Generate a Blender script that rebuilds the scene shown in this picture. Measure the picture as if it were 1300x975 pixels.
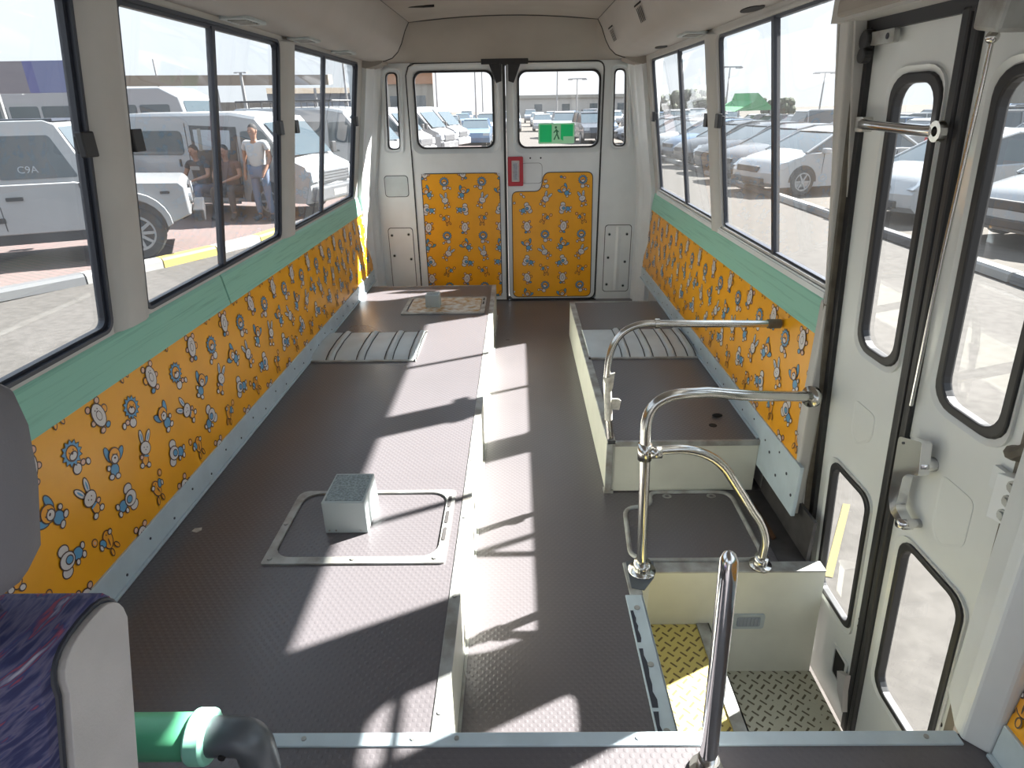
import bpy, math, random
from mathutils import Vector, Matrix
from mathutils.geometry import tessellate_polygon
random.seed(7)
for _o in list(bpy.data.objects): bpy.data.objects.remove(_o)
SC = bpy.context.scene
COL = SC.collection
PI = math.pi
# ------------------------------------------------------------------ camera, light, exposure
F_PX, PITCH, YAW, ROLL, CX, CZ = 790.87, 0.4176, 0.0134, -0.0161, 0.0717, 1.2594
_f = Vector((-math.sin(YAW)*math.cos(PITCH), math.cos(YAW)*math.cos(PITCH), -math.sin(PITCH)))
_r = Vector((math.cos(YAW), math.sin(YAW), 0)); _u = _r.cross(_f)
_r2 = math.cos(ROLL)*_r + math.sin(ROLL)*_u; _u2 = -math.sin(ROLL)*_r + math.cos(ROLL)*_u
_cd = bpy.data.cameras.new('camera'); CAM = bpy.data.objects.new('camera', _cd); COL.objects.link(CAM)
CAM.matrix_world = Matrix(((_r2.x, _u2.x, -_f.x, CX), (_r2.y, _u2.y, -_f.y, 0), (_r2.z, _u2.z, -_f.z, CZ), (0, 0, 0, 1)))
_cd.sensor_width = 36; _cd.lens = F_PX/1300*36; _cd.clip_start = 0.02; _cd.clip_end = 600
SC.camera = CAM
SUN_DIR = Vector((1.02, 0.575, 1.0))          # towards the sun
SUN_STRENGTH = 30.0
SKY_STRENGTH = 1.35
EXPOSURE = 0.68
_s = bpy.data.lights.new('sun', 'SUN'); _s.energy = SUN_STRENGTH; _s.angle = math.radians(0.8); _s.color = (1.0, 0.95, 0.89)
SUN = bpy.data.objects.new('sun', _s); COL.objects.link(SUN); SUN.rotation_euler = SUN_DIR.to_track_quat('Z', 'Y').to_euler(); SUN.location = (4, 2, 6)
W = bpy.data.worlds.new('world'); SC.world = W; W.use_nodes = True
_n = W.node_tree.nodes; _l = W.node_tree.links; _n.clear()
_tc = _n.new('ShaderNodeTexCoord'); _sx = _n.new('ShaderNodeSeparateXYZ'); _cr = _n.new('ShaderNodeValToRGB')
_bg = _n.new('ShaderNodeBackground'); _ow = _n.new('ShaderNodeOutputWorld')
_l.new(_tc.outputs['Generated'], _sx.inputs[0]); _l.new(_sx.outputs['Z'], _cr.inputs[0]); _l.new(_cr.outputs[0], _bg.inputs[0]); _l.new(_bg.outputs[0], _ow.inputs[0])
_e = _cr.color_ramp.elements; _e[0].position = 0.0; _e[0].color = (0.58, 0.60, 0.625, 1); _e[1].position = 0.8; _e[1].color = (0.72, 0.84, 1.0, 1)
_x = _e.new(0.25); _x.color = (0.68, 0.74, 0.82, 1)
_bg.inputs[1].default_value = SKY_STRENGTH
SC.view_settings.view_transform = 'Standard'
try: SC.view_settings.look = 'None'
except Exception: pass
SC.view_settings.gamma = 1; SC.view_settings.use_curve_mapping = False; SC.view_settings.exposure = EXPOSURE

# ------------------------------------------------------------------ materials
def mat(name, col, rough=0.5, metal=0.0, spec=0.5, noise=0.0, nscale=20, bump=0.0, bscale=60, coat=0.0, noise2=None):
    m = bpy.data.materials.new(name); m.use_nodes = True
    nt = m.node_tree; p = nt.nodes['Principled BSDF']
    p.inputs['Roughness'].default_value = rough; p.inputs['Metallic'].default_value = metal
    p.inputs['Specular IOR Level'].default_value = spec; p.inputs['Coat Weight'].default_value = coat
    c = (col[0], col[1], col[2], 1); p.inputs['Base Color'].default_value = c
    tc = nt.nodes.new('ShaderNodeTexCoord')
    if noise > 0:
        nz = nt.nodes.new('ShaderNodeTexNoise'); nz.inputs['Scale'].default_value = nscale; nz.inputs['Detail'].default_value = 6
        nt.links.new(tc.outputs['Object'], nz.inputs['Vector'])
        rp = nt.nodes.new('ShaderNodeValToRGB')
        d = noise2 or tuple(v*(1-noise) for v in col)
        rp.color_ramp.elements[0].position = 0.35; rp.color_ramp.elements[0].color = (d[0], d[1], d[2], 1)
        rp.color_ramp.elements[1].position = 0.62; rp.color_ramp.elements[1].color = c
        nt.links.new(nz.outputs[0], rp.inputs[0]); nt.links.new(rp.outputs[0], p.inputs['Base Color'])
    if bump > 0:
        nb = nt.nodes.new('ShaderNodeTexNoise'); nb.inputs['Scale'].default_value = bscale
        nt.links.new(tc.outputs['Object'], nb.inputs['Vector'])
        b = nt.nodes.new('ShaderNodeBump'); b.inputs['Strength'].default_value = bump; b.inputs['Distance'].default_value = 0.005
        nt.links.new(nb.outputs[0], b.inputs['Height']); nt.links.new(b.outputs[0], p.inputs['Normal'])
    return m
def mth(nt, op, a, b=None, c=None):
    n = nt.nodes.new('ShaderNodeMath'); n.operation = op
    for i, v in enumerate((a, b, c)):
        if v is None: continue
        if isinstance(v, (int, float)): n.inputs[i].default_value = v
        else: nt.links.new(v, n.inputs[i])
    return n.outputs[0]
def rubber_floor():
    m = mat('rubber_floor', (0.118, 0.108, 0.114), 0.38, spec=0.6, noise=0.10, nscale=1.3)
    nt = m.node_tree; p = nt.nodes['Principled BSDF']
    g = nt.nodes.new('ShaderNodeNewGeometry'); s = nt.nodes.new('ShaderNodeSeparateXYZ'); nt.links.new(g.outputs['Position'], s.inputs[0])
    k = 2*PI/0.0185
    a = mth(nt, 'SINE', mth(nt, 'MULTIPLY', s.outputs['X'], k)); b = mth(nt, 'SINE', mth(nt, 'MULTIPLY', s.outputs['Y'], k*0.9))
    h = mth(nt, 'SMOOTH_MIN', mth(nt, 'MAXIMUM', mth(nt, 'MULTIPLY', a, b), 0.15), 0.7, 0.2)
    bp = nt.nodes.new('ShaderNodeBump'); bp.inputs['Strength'].default_value = 0.5; bp.inputs['Distance'].default_value = 0.0016
    nt.links.new(h, bp.inputs['Height']); nt.links.new(bp.outputs[0], p.inputs['Normal'])
    nz = nt.nodes.new('ShaderNodeTexNoise'); nz.inputs['Scale'].default_value = 1.6
    nt.links.new(g.outputs['Position'], nz.inputs['Vector'])
    nt.links.new(mth(nt, 'ADD', mth(nt, 'MULTIPLY', nz.outputs[0], 0.22), 0.20), p.inputs['Roughness'])
    return m
def tread_plate(name, base, dark):
    m = mat(name, base, 0.5)
    nt = m.node_tree; p = nt.nodes['Principled BSDF']
    g = nt.nodes.new('ShaderNodeNewGeometry'); s = nt.nodes.new('ShaderNodeSeparateXYZ'); nt.links.new(g.outputs['Position'], s.inputs[0])
    k = 38.0*0.7071
    u = mth(nt, 'MULTIPLY', mth(nt, 'ADD', s.outputs['X'], s.outputs['Y']), k); v = mth(nt, 'MULTIPLY', mth(nt, 'SUBTRACT', s.outputs['X'], s.outputs['Y']), k)
    par = mth(nt, 'FLOORED_MODULO', mth(nt, 'ADD', mth(nt, 'FLOOR', u), mth(nt, 'FLOOR', v)), 2.0)
    fu = mth(nt, 'ABSOLUTE', mth(nt, 'SUBTRACT', mth(nt, 'FRACT', u), 0.5)); fv = mth(nt, 'ABSOLUTE', mth(nt, 'SUBTRACT', mth(nt, 'FRACT', v), 0.5))
    A = mth(nt, 'MULTIPLY', mth(nt, 'LESS_THAN', fu, 0.42), mth(nt, 'LESS_THAN', fv, 0.11))
    B = mth(nt, 'MULTIPLY', mth(nt, 'LESS_THAN', fv, 0.42), mth(nt, 'LESS_THAN', fu, 0.11))
    msk = mth(nt, 'ADD', mth(nt, 'MULTIPLY', A, par), mth(nt, 'MULTIPLY', B, mth(nt, 'SUBTRACT', 1.0, par)))
    nz = nt.nodes.new('ShaderNodeTexNoise'); nz.inputs['Scale'].default_value = 14; nt.links.new(g.outputs['Position'], nz.inputs['Vector'])
    wear = mth(nt, 'MULTIPLY', msk, mth(nt, 'GREATER_THAN', nz.outputs[0], 0.36))
    mx = nt.nodes.new('ShaderNodeMix'); mx.data_type = 'RGBA'; mx.inputs[6].default_value = (*base, 1); mx.inputs[7].default_value = (*dark, 1)
    nt.links.new(wear, mx.inputs[0]); nt.links.new(mx.outputs[2], p.inputs['Base Color'])
    b = nt.nodes.new('ShaderNodeBump'); b.inputs['Distance'].default_value = 0.003; nt.links.new(msk, b.inputs['Height']); nt.links.new(b.outputs[0], p.inputs['Normal'])
    return m
def glass(name, tint=(0.80, 0.83, 0.83), dust=0.05, refl=0.9):
    m = bpy.data.materials.new(name); m.use_nodes = True; nt = m.node_tree; nt.nodes.clear()
    o = nt.nodes.new('ShaderNodeOutputMaterial'); t = nt.nodes.new('ShaderNodeBsdfTransparent'); t.inputs[0].default_value = (*tint, 1)
    g = nt.nodes.new('ShaderNodeBsdfGlossy'); g.inputs['Roughness'].default_value = 0.02; g.inputs[0].default_value = (refl, refl, refl, 1)
    gm = nt.nodes.new('ShaderNodeNewGeometry'); dp = nt.nodes.new('ShaderNodeVectorMath'); dp.operation = 'DOT_PRODUCT'
    nt.links.new(gm.outputs['Incoming'], dp.inputs[0]); nt.links.new(gm.outputs['Normal'], dp.inputs[1])
    fr = mth(nt, 'ADD', 0.05, mth(nt, 'MULTIPLY', 0.75, mth(nt, 'POWER', mth(nt, 'SUBTRACT', 1.0, mth(nt, 'ABSOLUTE', dp.outputs['Value'])), 5.0)))
    d = nt.nodes.new('ShaderNodeBsdfDiffuse'); d.inputs[0].default_value = (0.8, 0.82, 0.84, 1); tr = nt.nodes.new('ShaderNodeBsdfTranslucent'); tr.inputs[0].default_value = (0.8, 0.82, 0.84, 1)
    ds = nt.nodes.new('ShaderNodeMixShader'); nt.links.new(d.outputs[0], ds.inputs[1]); nt.links.new(tr.outputs[0], ds.inputs[2])
    m1 = nt.nodes.new('ShaderNodeMixShader'); nt.links.new(fr, m1.inputs[0]); nt.links.new(t.outputs[0], m1.inputs[1]); nt.links.new(g.outputs[0], m1.inputs[2])
    m2 = nt.nodes.new('ShaderNodeMixShader')
    tc = nt.nodes.new('ShaderNodeTexCoord'); mp = nt.nodes.new('ShaderNodeMapping'); mp.inputs['Scale'].default_value = (3, 3, 0.7)
    nz = nt.nodes.new('ShaderNodeTexNoise'); nz.inputs['Scale'].default_value = 2.5; nz.inputs['Detail'].default_value = 7
    nt.links.new(tc.outputs['Object'], mp.inputs[0]); nt.links.new(mp.outputs[0], nz.inputs['Vector'])
    nt.links.new(mth(nt, 'MULTIPLY', nz.outputs[0], dust*2), m2.inputs[0]); nt.links.new(m1.outputs[0], m2.inputs[1]); nt.links.new(ds.outputs[0], m2.inputs[2]); nt.links.new(m2.outputs[0], o.inputs[0])
    return m
def streaky(name, a, b, scale=(1, 0.6, 25), rough=0.45):
    m = mat(name, a, rough); nt = m.node_tree; p = nt.nodes['Principled BSDF']
    tc = nt.nodes.new('ShaderNodeTexCoord'); mp = nt.nodes.new('ShaderNodeMapping'); mp.inputs['Scale'].default_value = scale
    nz = nt.nodes.new('ShaderNodeTexNoise'); nz.inputs['Scale'].default_value = 5; nz.inputs['Detail'].default_value = 8; nz.inputs['Roughness'].default_value = 0.65
    rp = nt.nodes.new('ShaderNodeValToRGB'); e = rp.color_ramp.elements; e[0].position = 0.33; e[0].color = (*b, 1); e[1].position = 0.48; e[1].color = (*a, 1)
    nt.links.new(tc.outputs['Object'], mp.inputs[0]); nt.links.new(mp.outputs[0], nz.inputs['Vector']); nt.links.new(nz.outputs[0], rp.inputs[0]); nt.links.new(rp.outputs[0], p.inputs['Base Color'])
    return m
def brick_ground():
    m = mat('brick_paving', (0.3, 0.25, 0.24), 0.9); nt = m.node_tree; p = nt.nodes['Principled BSDF']
    g = nt.nodes.new('ShaderNodeNewGeometry'); mp = nt.nodes.new('ShaderNodeMapping'); mp.inputs['Rotation'].default_value = (0, 0, 0.5)
    b = nt.nodes.new('ShaderNodeTexBrick'); b.inputs['Scale'].default_value = 2.6; b.inputs['Color1'].default_value = (0.13, 0.082, 0.076, 1); b.inputs['Color2'].default_value = (0.105, 0.078, 0.074, 1)
    b.inputs['Mortar'].default_value = (0.07, 0.06, 0.056, 1); b.inputs['Mortar Size'].default_value = 0.03
    nt.links.new(g.outputs['Position'], mp.inputs[0]); nt.links.new(mp.outputs[0], b.inputs['Vector']); nt.links.new(b.outputs[0], p.inputs['Base Color'])
    return m
def seat_fabric():
    m = mat('seat_fabric', (0.05, 0.05, 0.16), 0.9); nt = m.node_tree; p = nt.nodes['Principled BSDF']
    tc = nt.nodes.new('ShaderNodeTexCoord'); mp0 = nt.nodes.new('ShaderNodeMapping'); mp0.inputs['Rotation'].default_value = (0, 0.62, 0); mp = nt.nodes.new('ShaderNodeMapping'); mp.inputs['Scale'].default_value = (1.0, 1, 8)
    nz = nt.nodes.new('ShaderNodeTexNoise'); nz.inputs['Scale'].default_value = 13; nz.inputs['Detail'].default_value = 3
    rp = nt.nodes.new('ShaderNodeValToRGB'); e = rp.color_ramp.elements; e[0].position = 0.30; e[0].color = (0.022, 0.02, 0.07, 1); e[1].position = 0.72; e[1].color = (0.40, 0.38, 0.46, 1)
    for q, c in ((0.42, (0.03, 0.035, 0.11)), (0.5, (0.12, 0.11, 0.19)), (0.56, (0.035, 0.045, 0.14)), (0.60, (0.26, 0.05, 0.08)), (0.63, (0.05, 0.05, 0.13))):
        x = e.new(q); x.color = (*c, 1)
    nt.links.new(tc.outputs['Object'], mp0.inputs[0]); nt.links.new(mp0.outputs[0], mp.inputs[0]); nt.links.new(mp.outputs[0], nz.inputs['Vector']); nt.links.new(nz.outputs[0], rp.inputs[0]); nt.links.new(rp.outputs[0], p.inputs['Base Color'])
    return m
M = dict(
 floor=rubber_floor(), white=mat('white_paint', (0.74, 0.77, 0.78), 0.35, noise=0.07, nscale=6, coat=0.1),
 door_white=mat('door_paint', (0.72, 0.745, 0.735), 0.3, noise=0.05, nscale=5, coat=0.2),
 cream=mat('cream_paint', (0.70, 0.70, 0.60), 0.45, noise=0.10, nscale=7), headliner=mat('headliner', (0.34, 0.31, 0.275), 0.8, noise=0.08, nscale=4, bump=0.1, bscale=200),
 duct=mat('duct_plastic', (0.40, 0.375, 0.35), 0.55, noise=0.05, nscale=5), pillar=mat('pillar_trim', (0.50, 0.49, 0.465), 0.5, noise=0.08, nscale=6),
 green=streaky('green_laminate', (0.27, 0.56, 0.44), (0.20, 0.44, 0.34)), vinyl=mat('orange_vinyl', (0.86, 0.385, 0.010), 0.33, spec=0.5, noise=0.08, nscale=8, bump=0.12, bscale=6),
 ink=mat('print_outline', (0.07, 0.035, 0.03), 0.4), pwhite=mat('print_white', (0.62, 0.58, 0.56), 0.4), pblue=mat('print_blue', (0.10, 0.30, 0.50), 0.4), porange=mat('print_orange', (0.80, 0.34, 0.02), 0.4), ppink=mat('print_pink', (0.68, 0.42, 0.30), 0.4),
 rail=mat('kick_rail', (0.54, 0.64, 0.69), 0.4, metal=0.0, noise=0.12, nscale=12), steel=mat('worn_aluminium', (0.42, 0.435, 0.42), 0.42, metal=0.15, noise=0.3, nscale=16, noise2=(0.24, 0.225, 0.20)),
 chrome=mat('chrome', (0.75, 0.75, 0.76), 0.12, metal=1.0), brushed=mat('stainless_tube', (0.62, 0.61, 0.58), 0.2, metal=1.0),
 tape=mat('old_tape', (0.62, 0.60, 0.54), 0.7, noise=0.3, nscale=60, bump=0.5), black=mat('black_rubber', (0.018, 0.018, 0.02), 0.45), hole=mat('dark_hole', (0.01, 0.01, 0.01), 0.8), navy=mat('dark_seal', (0.03, 0.035, 0.05), 0.4),
 brown=mat('brown_seal', (0.15, 0.13, 0.10), 0.6, noise=0.4, nscale=20), red=mat('red_plastic', (0.42, 0.015, 0.03), 0.3), labelw=mat('label_paper', (0.55, 0.57, 0.62), 0.4, noise=0.3, nscale=120),
 sgreen=mat('sign_green', (0.0, 0.80, 0.25), 0.4), spale=mat('sign_pale', (0.50, 0.98, 0.62), 0.4), sdark=mat('sign_dark_green', (0.03, 0.28, 0.10), 0.4),
 ytread=tread_plate('yellow_tread_plate', (0.60, 0.50, 0.16), (0.16, 0.11, 0.04)), ctread=tread_plate('cream_tread_plate', (0.50, 0.49, 0.38), (0.12, 0.10, 0.06)),
 rust=mat('rusty_steel', (0.10, 0.045, 0.02), 0.8, noise=0.6, nscale=25), grime_shade=mat('dark_sill', (0.06, 0.055, 0.055), 0.7, noise=0.3),
 arch=mat('grey_arch_paint', (0.56, 0.61, 0.62), 0.45, noise=0.12, nscale=9), boxgrey=mat('fan_box_grey', (0.42, 0.47, 0.47), 0.5),
 rustplate=mat('stained_plate', (0.60, 0.60, 0.56), 0.5, noise=0.6, nscale=22, noise2=(0.38, 0.20, 0.04)), fabric=seat_fabric(), vinylgrey=mat('pale_grey_vinyl', (0.52, 0.50, 0.49), 0.5, noise=0.1, nscale=12, bump=0.1, bscale=300), headrest=mat('grey_headrest', (0.17, 0.165, 0.18), 0.7, bump=0.1, bscale=400),
 gpad=mat('green_plastic', (0.12, 0.50, 0.27), 0.35), gring=mat('mint_plastic', (0.30, 0.72, 0.55), 0.35), gpipe=mat('grey_cast_joint', (0.11, 0.125, 0.14), 0.38, metal=0.3),
 wglass=glass('window_glass', (0.76, 0.79, 0.80), 0.09), wglass_r=glass('sunny_window_glass', (0.77, 0.80, 0.81), 0.022), dglass=glass('door_glass', (0.74, 0.77, 0.78), 0.015), rglass=glass('rear_glass', (0.93, 0.94, 0.95), 0.02),
 asphalt=mat('asphalt', (0.076, 0.071, 0.066), 0.95, spec=0.1, noise=0.22, nscale=14), sand=mat('sandy_lot', (0.088, 0.080, 0.071), 0.95, spec=0.1, noise=0.2, nscale=7), brick=brick_ground(),
 kgrey=mat('kerb_grey', (0.08, 0.083, 0.088), 0.8), kyellow=mat('kerb_yellow', (0.30, 0.23, 0.05), 0.7), kwhite=mat('kerb_white', (0.20, 0.20, 0.195), 0.8), kblack=mat('kerb_black', (0.03, 0.03, 0.035), 0.8),
 cwhite=mat('car_white', (0.27, 0.28, 0.29), 0.25, coat=0.6), csilver=mat('car_silver', (0.15, 0.155, 0.165), 0.3, metal=0.4, coat=0.5), cdark=mat('car_charcoal', (0.025, 0.028, 0.034), 0.25, coat=0.6), cblue=mat('car_blue', (0.07, 0.12, 0.20), 0.3, coat=0.5), cgrey=mat('car_grey', (0.09, 0.095, 0.105), 0.3, coat=0.5),
 cglass=mat('car_window', (0.035, 0.05, 0.06), 0.08, spec=0.8), ctrim=mat('car_trim', (0.02, 0.02, 0.022), 0.5), tyre=mat('tyre', (0.03, 0.03, 0.03), 0.8), rim=mat('alloy_rim', (0.30, 0.31, 0.32), 0.3, metal=0.5), drim=mat('dark_rim', (0.06, 0.065, 0.07), 0.3, metal=0.5), lamp=mat('headlamp', (0.30, 0.33, 0.36), 0.15), tail=mat('tail_lamp', (0.4, 0.02, 0.03), 0.2),
 skin=mat('skin', (0.24, 0.12, 0.075), 0.6), jeans=mat('jeans', (0.08, 0.11, 0.17), 0.9), tshirt=mat('dark_tshirt', (0.02, 0.02, 0.025), 0.9), maroon=mat('brown_shirt', (0.09, 0.045, 0.035), 0.9), wshirt=mat('white_shirt', (0.35, 0.35, 0.35), 0.9), hair=mat('dark_hair', (0.012, 0.01, 0.01), 0.8), trousers=mat('dark_trousers', (0.03, 0.03, 0.035), 0.9),
 canopy=mat('beige_canopy', (0.20, 0.165, 0.125), 0.9), blueboard=mat('violet_board', (0.14, 0.14, 0.30), 0.7), wallpale=mat('pale_wall', (0.20, 0.19, 0.165), 0.9), bluewall=mat('blue_grey_wall', (0.16, 0.20, 0.25), 0.9), roofblue=mat('blue_roof', (0.10, 0.14, 0.20), 0.8), terracotta=mat('terracotta_roof', (0.24, 0.13, 0.075), 0.9), gshade=mat('green_net', (0.05, 0.24, 0.09), 0.9), pole=mat('galvanised_pole', (0.22, 0.22, 0.22), 0.5, metal=0.3), shrub=mat('dusty_shrub', (0.06, 0.075, 0.045), 0.95, noise=0.5, nscale=3),
)

# ------------------------------------------------------------------ mesh helpers
class MB:
    def __init__(s): s.v = []; s.f = []; s.mi = []; s.m = 0
    def add(s, vs, fs):
        b = len(s.v); s.v += [tuple(v) for v in vs]; s.f += [[b+i for i in f] for f in fs]; s.mi += [s.m]*len(fs); return s
    def box(s, x0, x1, y0, y1, z0, z1):
        return s.add([(x, y, z) for x in (x0, x1) for y in (y0, y1) for z in (z0, z1)], [(0, 1, 3, 2), (4, 6, 7, 5), (0, 4, 5, 1), (2, 3, 7, 6), (0, 2, 6, 4), (1, 5, 7, 3)])
    def hexa(s, lo, hi):      # two quads
        return s.add(list(lo)+list(hi), [(3, 2, 1, 0), (4, 5, 6, 7)]+[(i, (i+1) % 4, 4+(i+1) % 4, 4+i) for i in range(4)])
    def prism(s, pts, fn, w0, w1):       # 2D polygon pts -> fn(u,v,w)
        return s.plate(pts, [], fn, w0, w1)
    def plate(s, outer, holes, fn, w0, w1):
        loops = [outer]+list(holes); tris = tessellate_polygon([[Vector((p[0], p[1], 0)) for p in lp] for lp in loops])
        flat = [p for lp in loops for p in lp]; n = len(flat)
        fs = [tuple(t) for t in tris]+[tuple(n+i for i in reversed(t)) for t in tris]
        b = 0
        for lp in loops:
            k = len(lp); fs += [(b+i, b+(i+1) % k, n+b+(i+1) % k, n+b+i) for i in range(k)]; b += k
        return s.add([fn(p[0], p[1], w0) for p in flat]+[fn(p[0], p[1], w1) for p in flat], fs)
    def ring(s, outer, inner, fn, w0, w1, wi0=None, wi1=None):   # equal-count loops
        k = len(outer); wi0 = w0 if wi0 is None else wi0; wi1 = w1 if wi1 is None else wi1
        vs = [fn(*p, w0) for p in outer]+[fn(*p, wi0) for p in inner]+[fn(*p, w1) for p in outer]+[fn(*p, wi1) for p in inner]
        fs = []
        for i in range(k):
            j = (i+1) % k; fs += [(i, j, k+j, k+i), (2*k+i, 3*k+i, 3*k+j, 2*k+j), (i, 2*k+i, 2*k+j, j), (k+i, k+j, 3*k+j, 3*k+i)]
        return s.add(vs, fs)
    def tube(s, path, r, n=14, caps=True, closed=False):
        P = [Vector(p) for p in path]; k = len(P); rs = r if isinstance(r, (list, tuple)) else [r]*k
        prev = None; vs = []
        for i in range(k):
            a = P[(i-1) % k] if (closed or i > 0) else P[i]; b = P[(i+1) % k] if (closed or i < k-1) else P[i]
            t = (b-a).normalized()
            if prev is None:
                q = Vector((0, 0, 1)) if abs(t.z) < 0.9 else Vector((1, 0, 0)); nrm = t.cross(q).normalized()
            else: nrm = (prev-t*prev.dot(t)).normalized()
            prev = nrm; bn = t.cross(nrm)
            vs += [P[i]+rs[i]*(math.cos(2*PI*j/n)*nrm+math.sin(2*PI*j/n)*bn) for j in range(n)]
        fs = [(i*n+j, i*n+(j+1) % n, ((i+1) % k)*n+(j+1) % n, ((i+1) % k)*n+j) for i in range(k if closed else k-1) for j in range(n)]
        if caps and not closed: fs += [tuple(reversed(range(n))), tuple((k-1)*n+j for j in range(n))]
        return s.add(vs, fs)
    def cyl(s, a, b, r, n=16): return s.tube([a, b], r, n)
    def ball(s, c, r, sc=(1, 1, 1), n=16, m=10):
        vs = [(c[0], c[1], c[2]+r*sc[2])]
        for i in range(1, m):
            t = PI*i/m; vs += [(c[0]+r*sc[0]*math.sin(t)*math.cos(2*PI*j/n), c[1]+r*sc[1]*math.sin(t)*math.sin(2*PI*j/n), c[2]+r*sc[2]*math.cos(t)) for j in range(n)]
        vs.append((c[0], c[1], c[2]-r*sc[2])); L = len(vs)-1
        fs = [(0, 1+j, 1+(j+1) % n) for j in range(n)]
        for i in range(m-2): fs += [(1+i*n+j, 1+(i+1)*n+j, 1+(i+1)*n+(j+1) % n, 1+i*n+(j+1) % n) for j in range(n)]
        fs += [(L, 1+(m-2)*n+(j+1) % n, 1+(m-2)*n+j) for j in range(n)]
        return s.add(vs, fs)
    def loft(s, rings, caps=True, close=True):
        n = len(rings[0]); vs = [p for r in rings for p in r]; fs = []
        for i in range(len(rings)-1):
            for j in range(n if close else n-1):
                k = (j+1) % n; fs.append((i*n+j, i*n+k, (i+1)*n+k, (i+1)*n+j))
        if caps and close: fs += [tuple(reversed(range(n))), tuple((len(rings)-1)*n+j for j in range(n))]
        return s.add(vs, fs)
    def build(s, name, mats, parent=None, bevel=0, smooth=False, subsurf=0, recalc=True):
        me = bpy.data.meshes.new(name); me.from_pydata(s.v, [], s.f)
        for m in (mats if isinstance(mats, (list, tuple)) else [mats]): me.materials.append(M[m] if isinstance(m, str) else m)
        me.polygons.foreach_set('material_index', s.mi)
        if recalc:
            import bmesh
            b = bmesh.new(); b.from_mesh(me); bmesh.ops.recalc_face_normals(b, faces=b.faces); b.to_mesh(me); b.free()
        if smooth: me.shade_smooth(); me.set_sharp_from_angle(angle=math.radians(38))
        o = bpy.data.objects.new(name, me); COL.objects.link(o)
        if bevel:
            q = o.modifiers.new('b', 'BEVEL'); q.width = bevel; q.segments = 2; q.limit_method = 'ANGLE'; q.angle_limit = math.radians(40)
        if subsurf:
            q = o.modifiers.new('s', 'SUBSURF'); q.levels = subsurf; q.render_levels = subsurf; me.shade_smooth()
        if parent: o.parent = parent
        return o
def rrect(x0, x1, y0, y1, r, n=5):
    if not isinstance(r, (list, tuple)): r = [r]*4
    o = []
    for (cx, cy, a, rr) in ((x1, y1, 0, r[2]), (x0, y1, 90, r[3]), (x0, y0, 180, r[0]), (x1, y0, 270, r[1])):
        sx = -1 if cx == x1 else 1; sy = -1 if cy == y1 else 1
        for k in range(n+1):
            t = math.radians(a+90*k/n); o.append((cx+sx*rr+rr*math.cos(t), cy+sy*rr+rr*math.sin(t)))
    return o
def empty(name, loc=(0, 0, 0), rz=0):
    o = bpy.data.objects.new(name, None); COL.objects.link(o); o.location = loc; o.rotation_euler = (0, 0, rz); o.empty_display_size = 0.1; return o
def tag(o, label, cat, group=None, kind=None):
    o['label'] = label; o['category'] = cat
    if group: o['group'] = group
    if kind: o['kind'] = kind
    return o
def struct(o, label=None):
    o['kind'] = 'structure'
    if label: o['label'] = label
    return o
def kids(o): return [c for c in COL.objects if c.parent == o]
def copy_tree(o, parent=None, recolor=None):
    c = o.copy(); COL.objects.link(c)
    if parent: c.parent = parent
    for ch in list(o.children): copy_tree(ch, c)
    return c
def bez(a, b, c, n=8):
    a, b, c = Vector(a), Vector(b), Vector(c); return [a*(1-t)**2+b*2*t*(1-t)+c*t*t for t in [i/n for i in range(n+1)]]
def screws(name, pts, r, nrm, parent, m='steel'):
    q = MB(); nrm = Vector(nrm)
    for p in pts: q.cyl(Vector(p), Vector(p)+nrm*0.0022, r, 10)
    return q.build(name, m, parent)
# side wall planes: w>0 goes outwards
def xw(z): return 0.93 if z <= 0.76 else 0.93-0.153*(z-0.76)
def side(sg): return lambda y, z, w: (sg*(xw(z)+w), y, z)
def doorfn(y, z, w): return (0.982-0.08*z+w, y, z)
def rear(x, z, w): return (x, 4.33+w, z)
def flat(z0): return lambda x, y, w: (x, y, z0+w)

# ------------------------------------------------------------------ floor and platforms (structure)
q = MB(); q.box(-0.93, 0.41, 0.785, 4.33, -0.04, 0); q.box(0.41, 0.93, 1.49, 4.33, -0.04, -0.0005)
q.box(-0.93, 0.95, -1.6, 0.785, 0.14, 0.204); q.box(0.41, 0.95, 0.775, 0.785, -0.45, 0.15); q.box(-0.93, 0.41, 0.775, 0.785, -0.04, 0.15)
struct(q.build('floor', 'floor'), 'dark dimpled rubber floor of the bus aisle and front deck')
q = MB(); q.box(-0.93, 0.86, 0.762, 0.789, 0.196, 0.2085)
t1 = struct(q.build('trim_1', 'rail', bevel=0.002), 'pale metal nosing strip across the front deck edge')
screws('screw', [(x, 0.776, 0.2085) for x in (-0.33, -0.13, -0.05, 0.28, 0.8)], 0.0045, (0, 0, 1), t1, 'steel')
# left long platform
pl = empty('seat_platform', (-0.5, 2.3, 0)); tag(pl, 'long raised left platform with dark rubber top and pale aisle edging', 'platform')
def relbuild(q, name, m, par, **k):      # world-coordinate mesh under a moved empty
    o = q.build(name, m, par, **k); L = par
    off = Vector((0, 0, 0))
    while L is not None: off += L.location; L = L.parent
    o.data.transform(Matrix.Translation(-off)); return o
q = MB(); q.box(-0.90, -0.100, 0.789, 3.965, 0.19, 0.204); relbuild(q, 'rubber_top', 'floor', pl)
q = MB(); q.box(-0.082, -0.074, 0.789, 3.965, 0.0, 0.2); q.box(-0.90, -0.082, 3.957, 3.965, 0.0, 0.2); relbuild(q, 'riser', 'cream', pl)
q = MB(); q.box(-0.100, -0.0735, 0.79, 3.967, 0.2, 0.207); q.box(-0.90, -0.0735, 3.955, 3.967, 0.2, 0.2065); ed = relbuild(q, 'edge_trim', 'steel', pl, bevel=0.0015)
q = MB()
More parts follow.
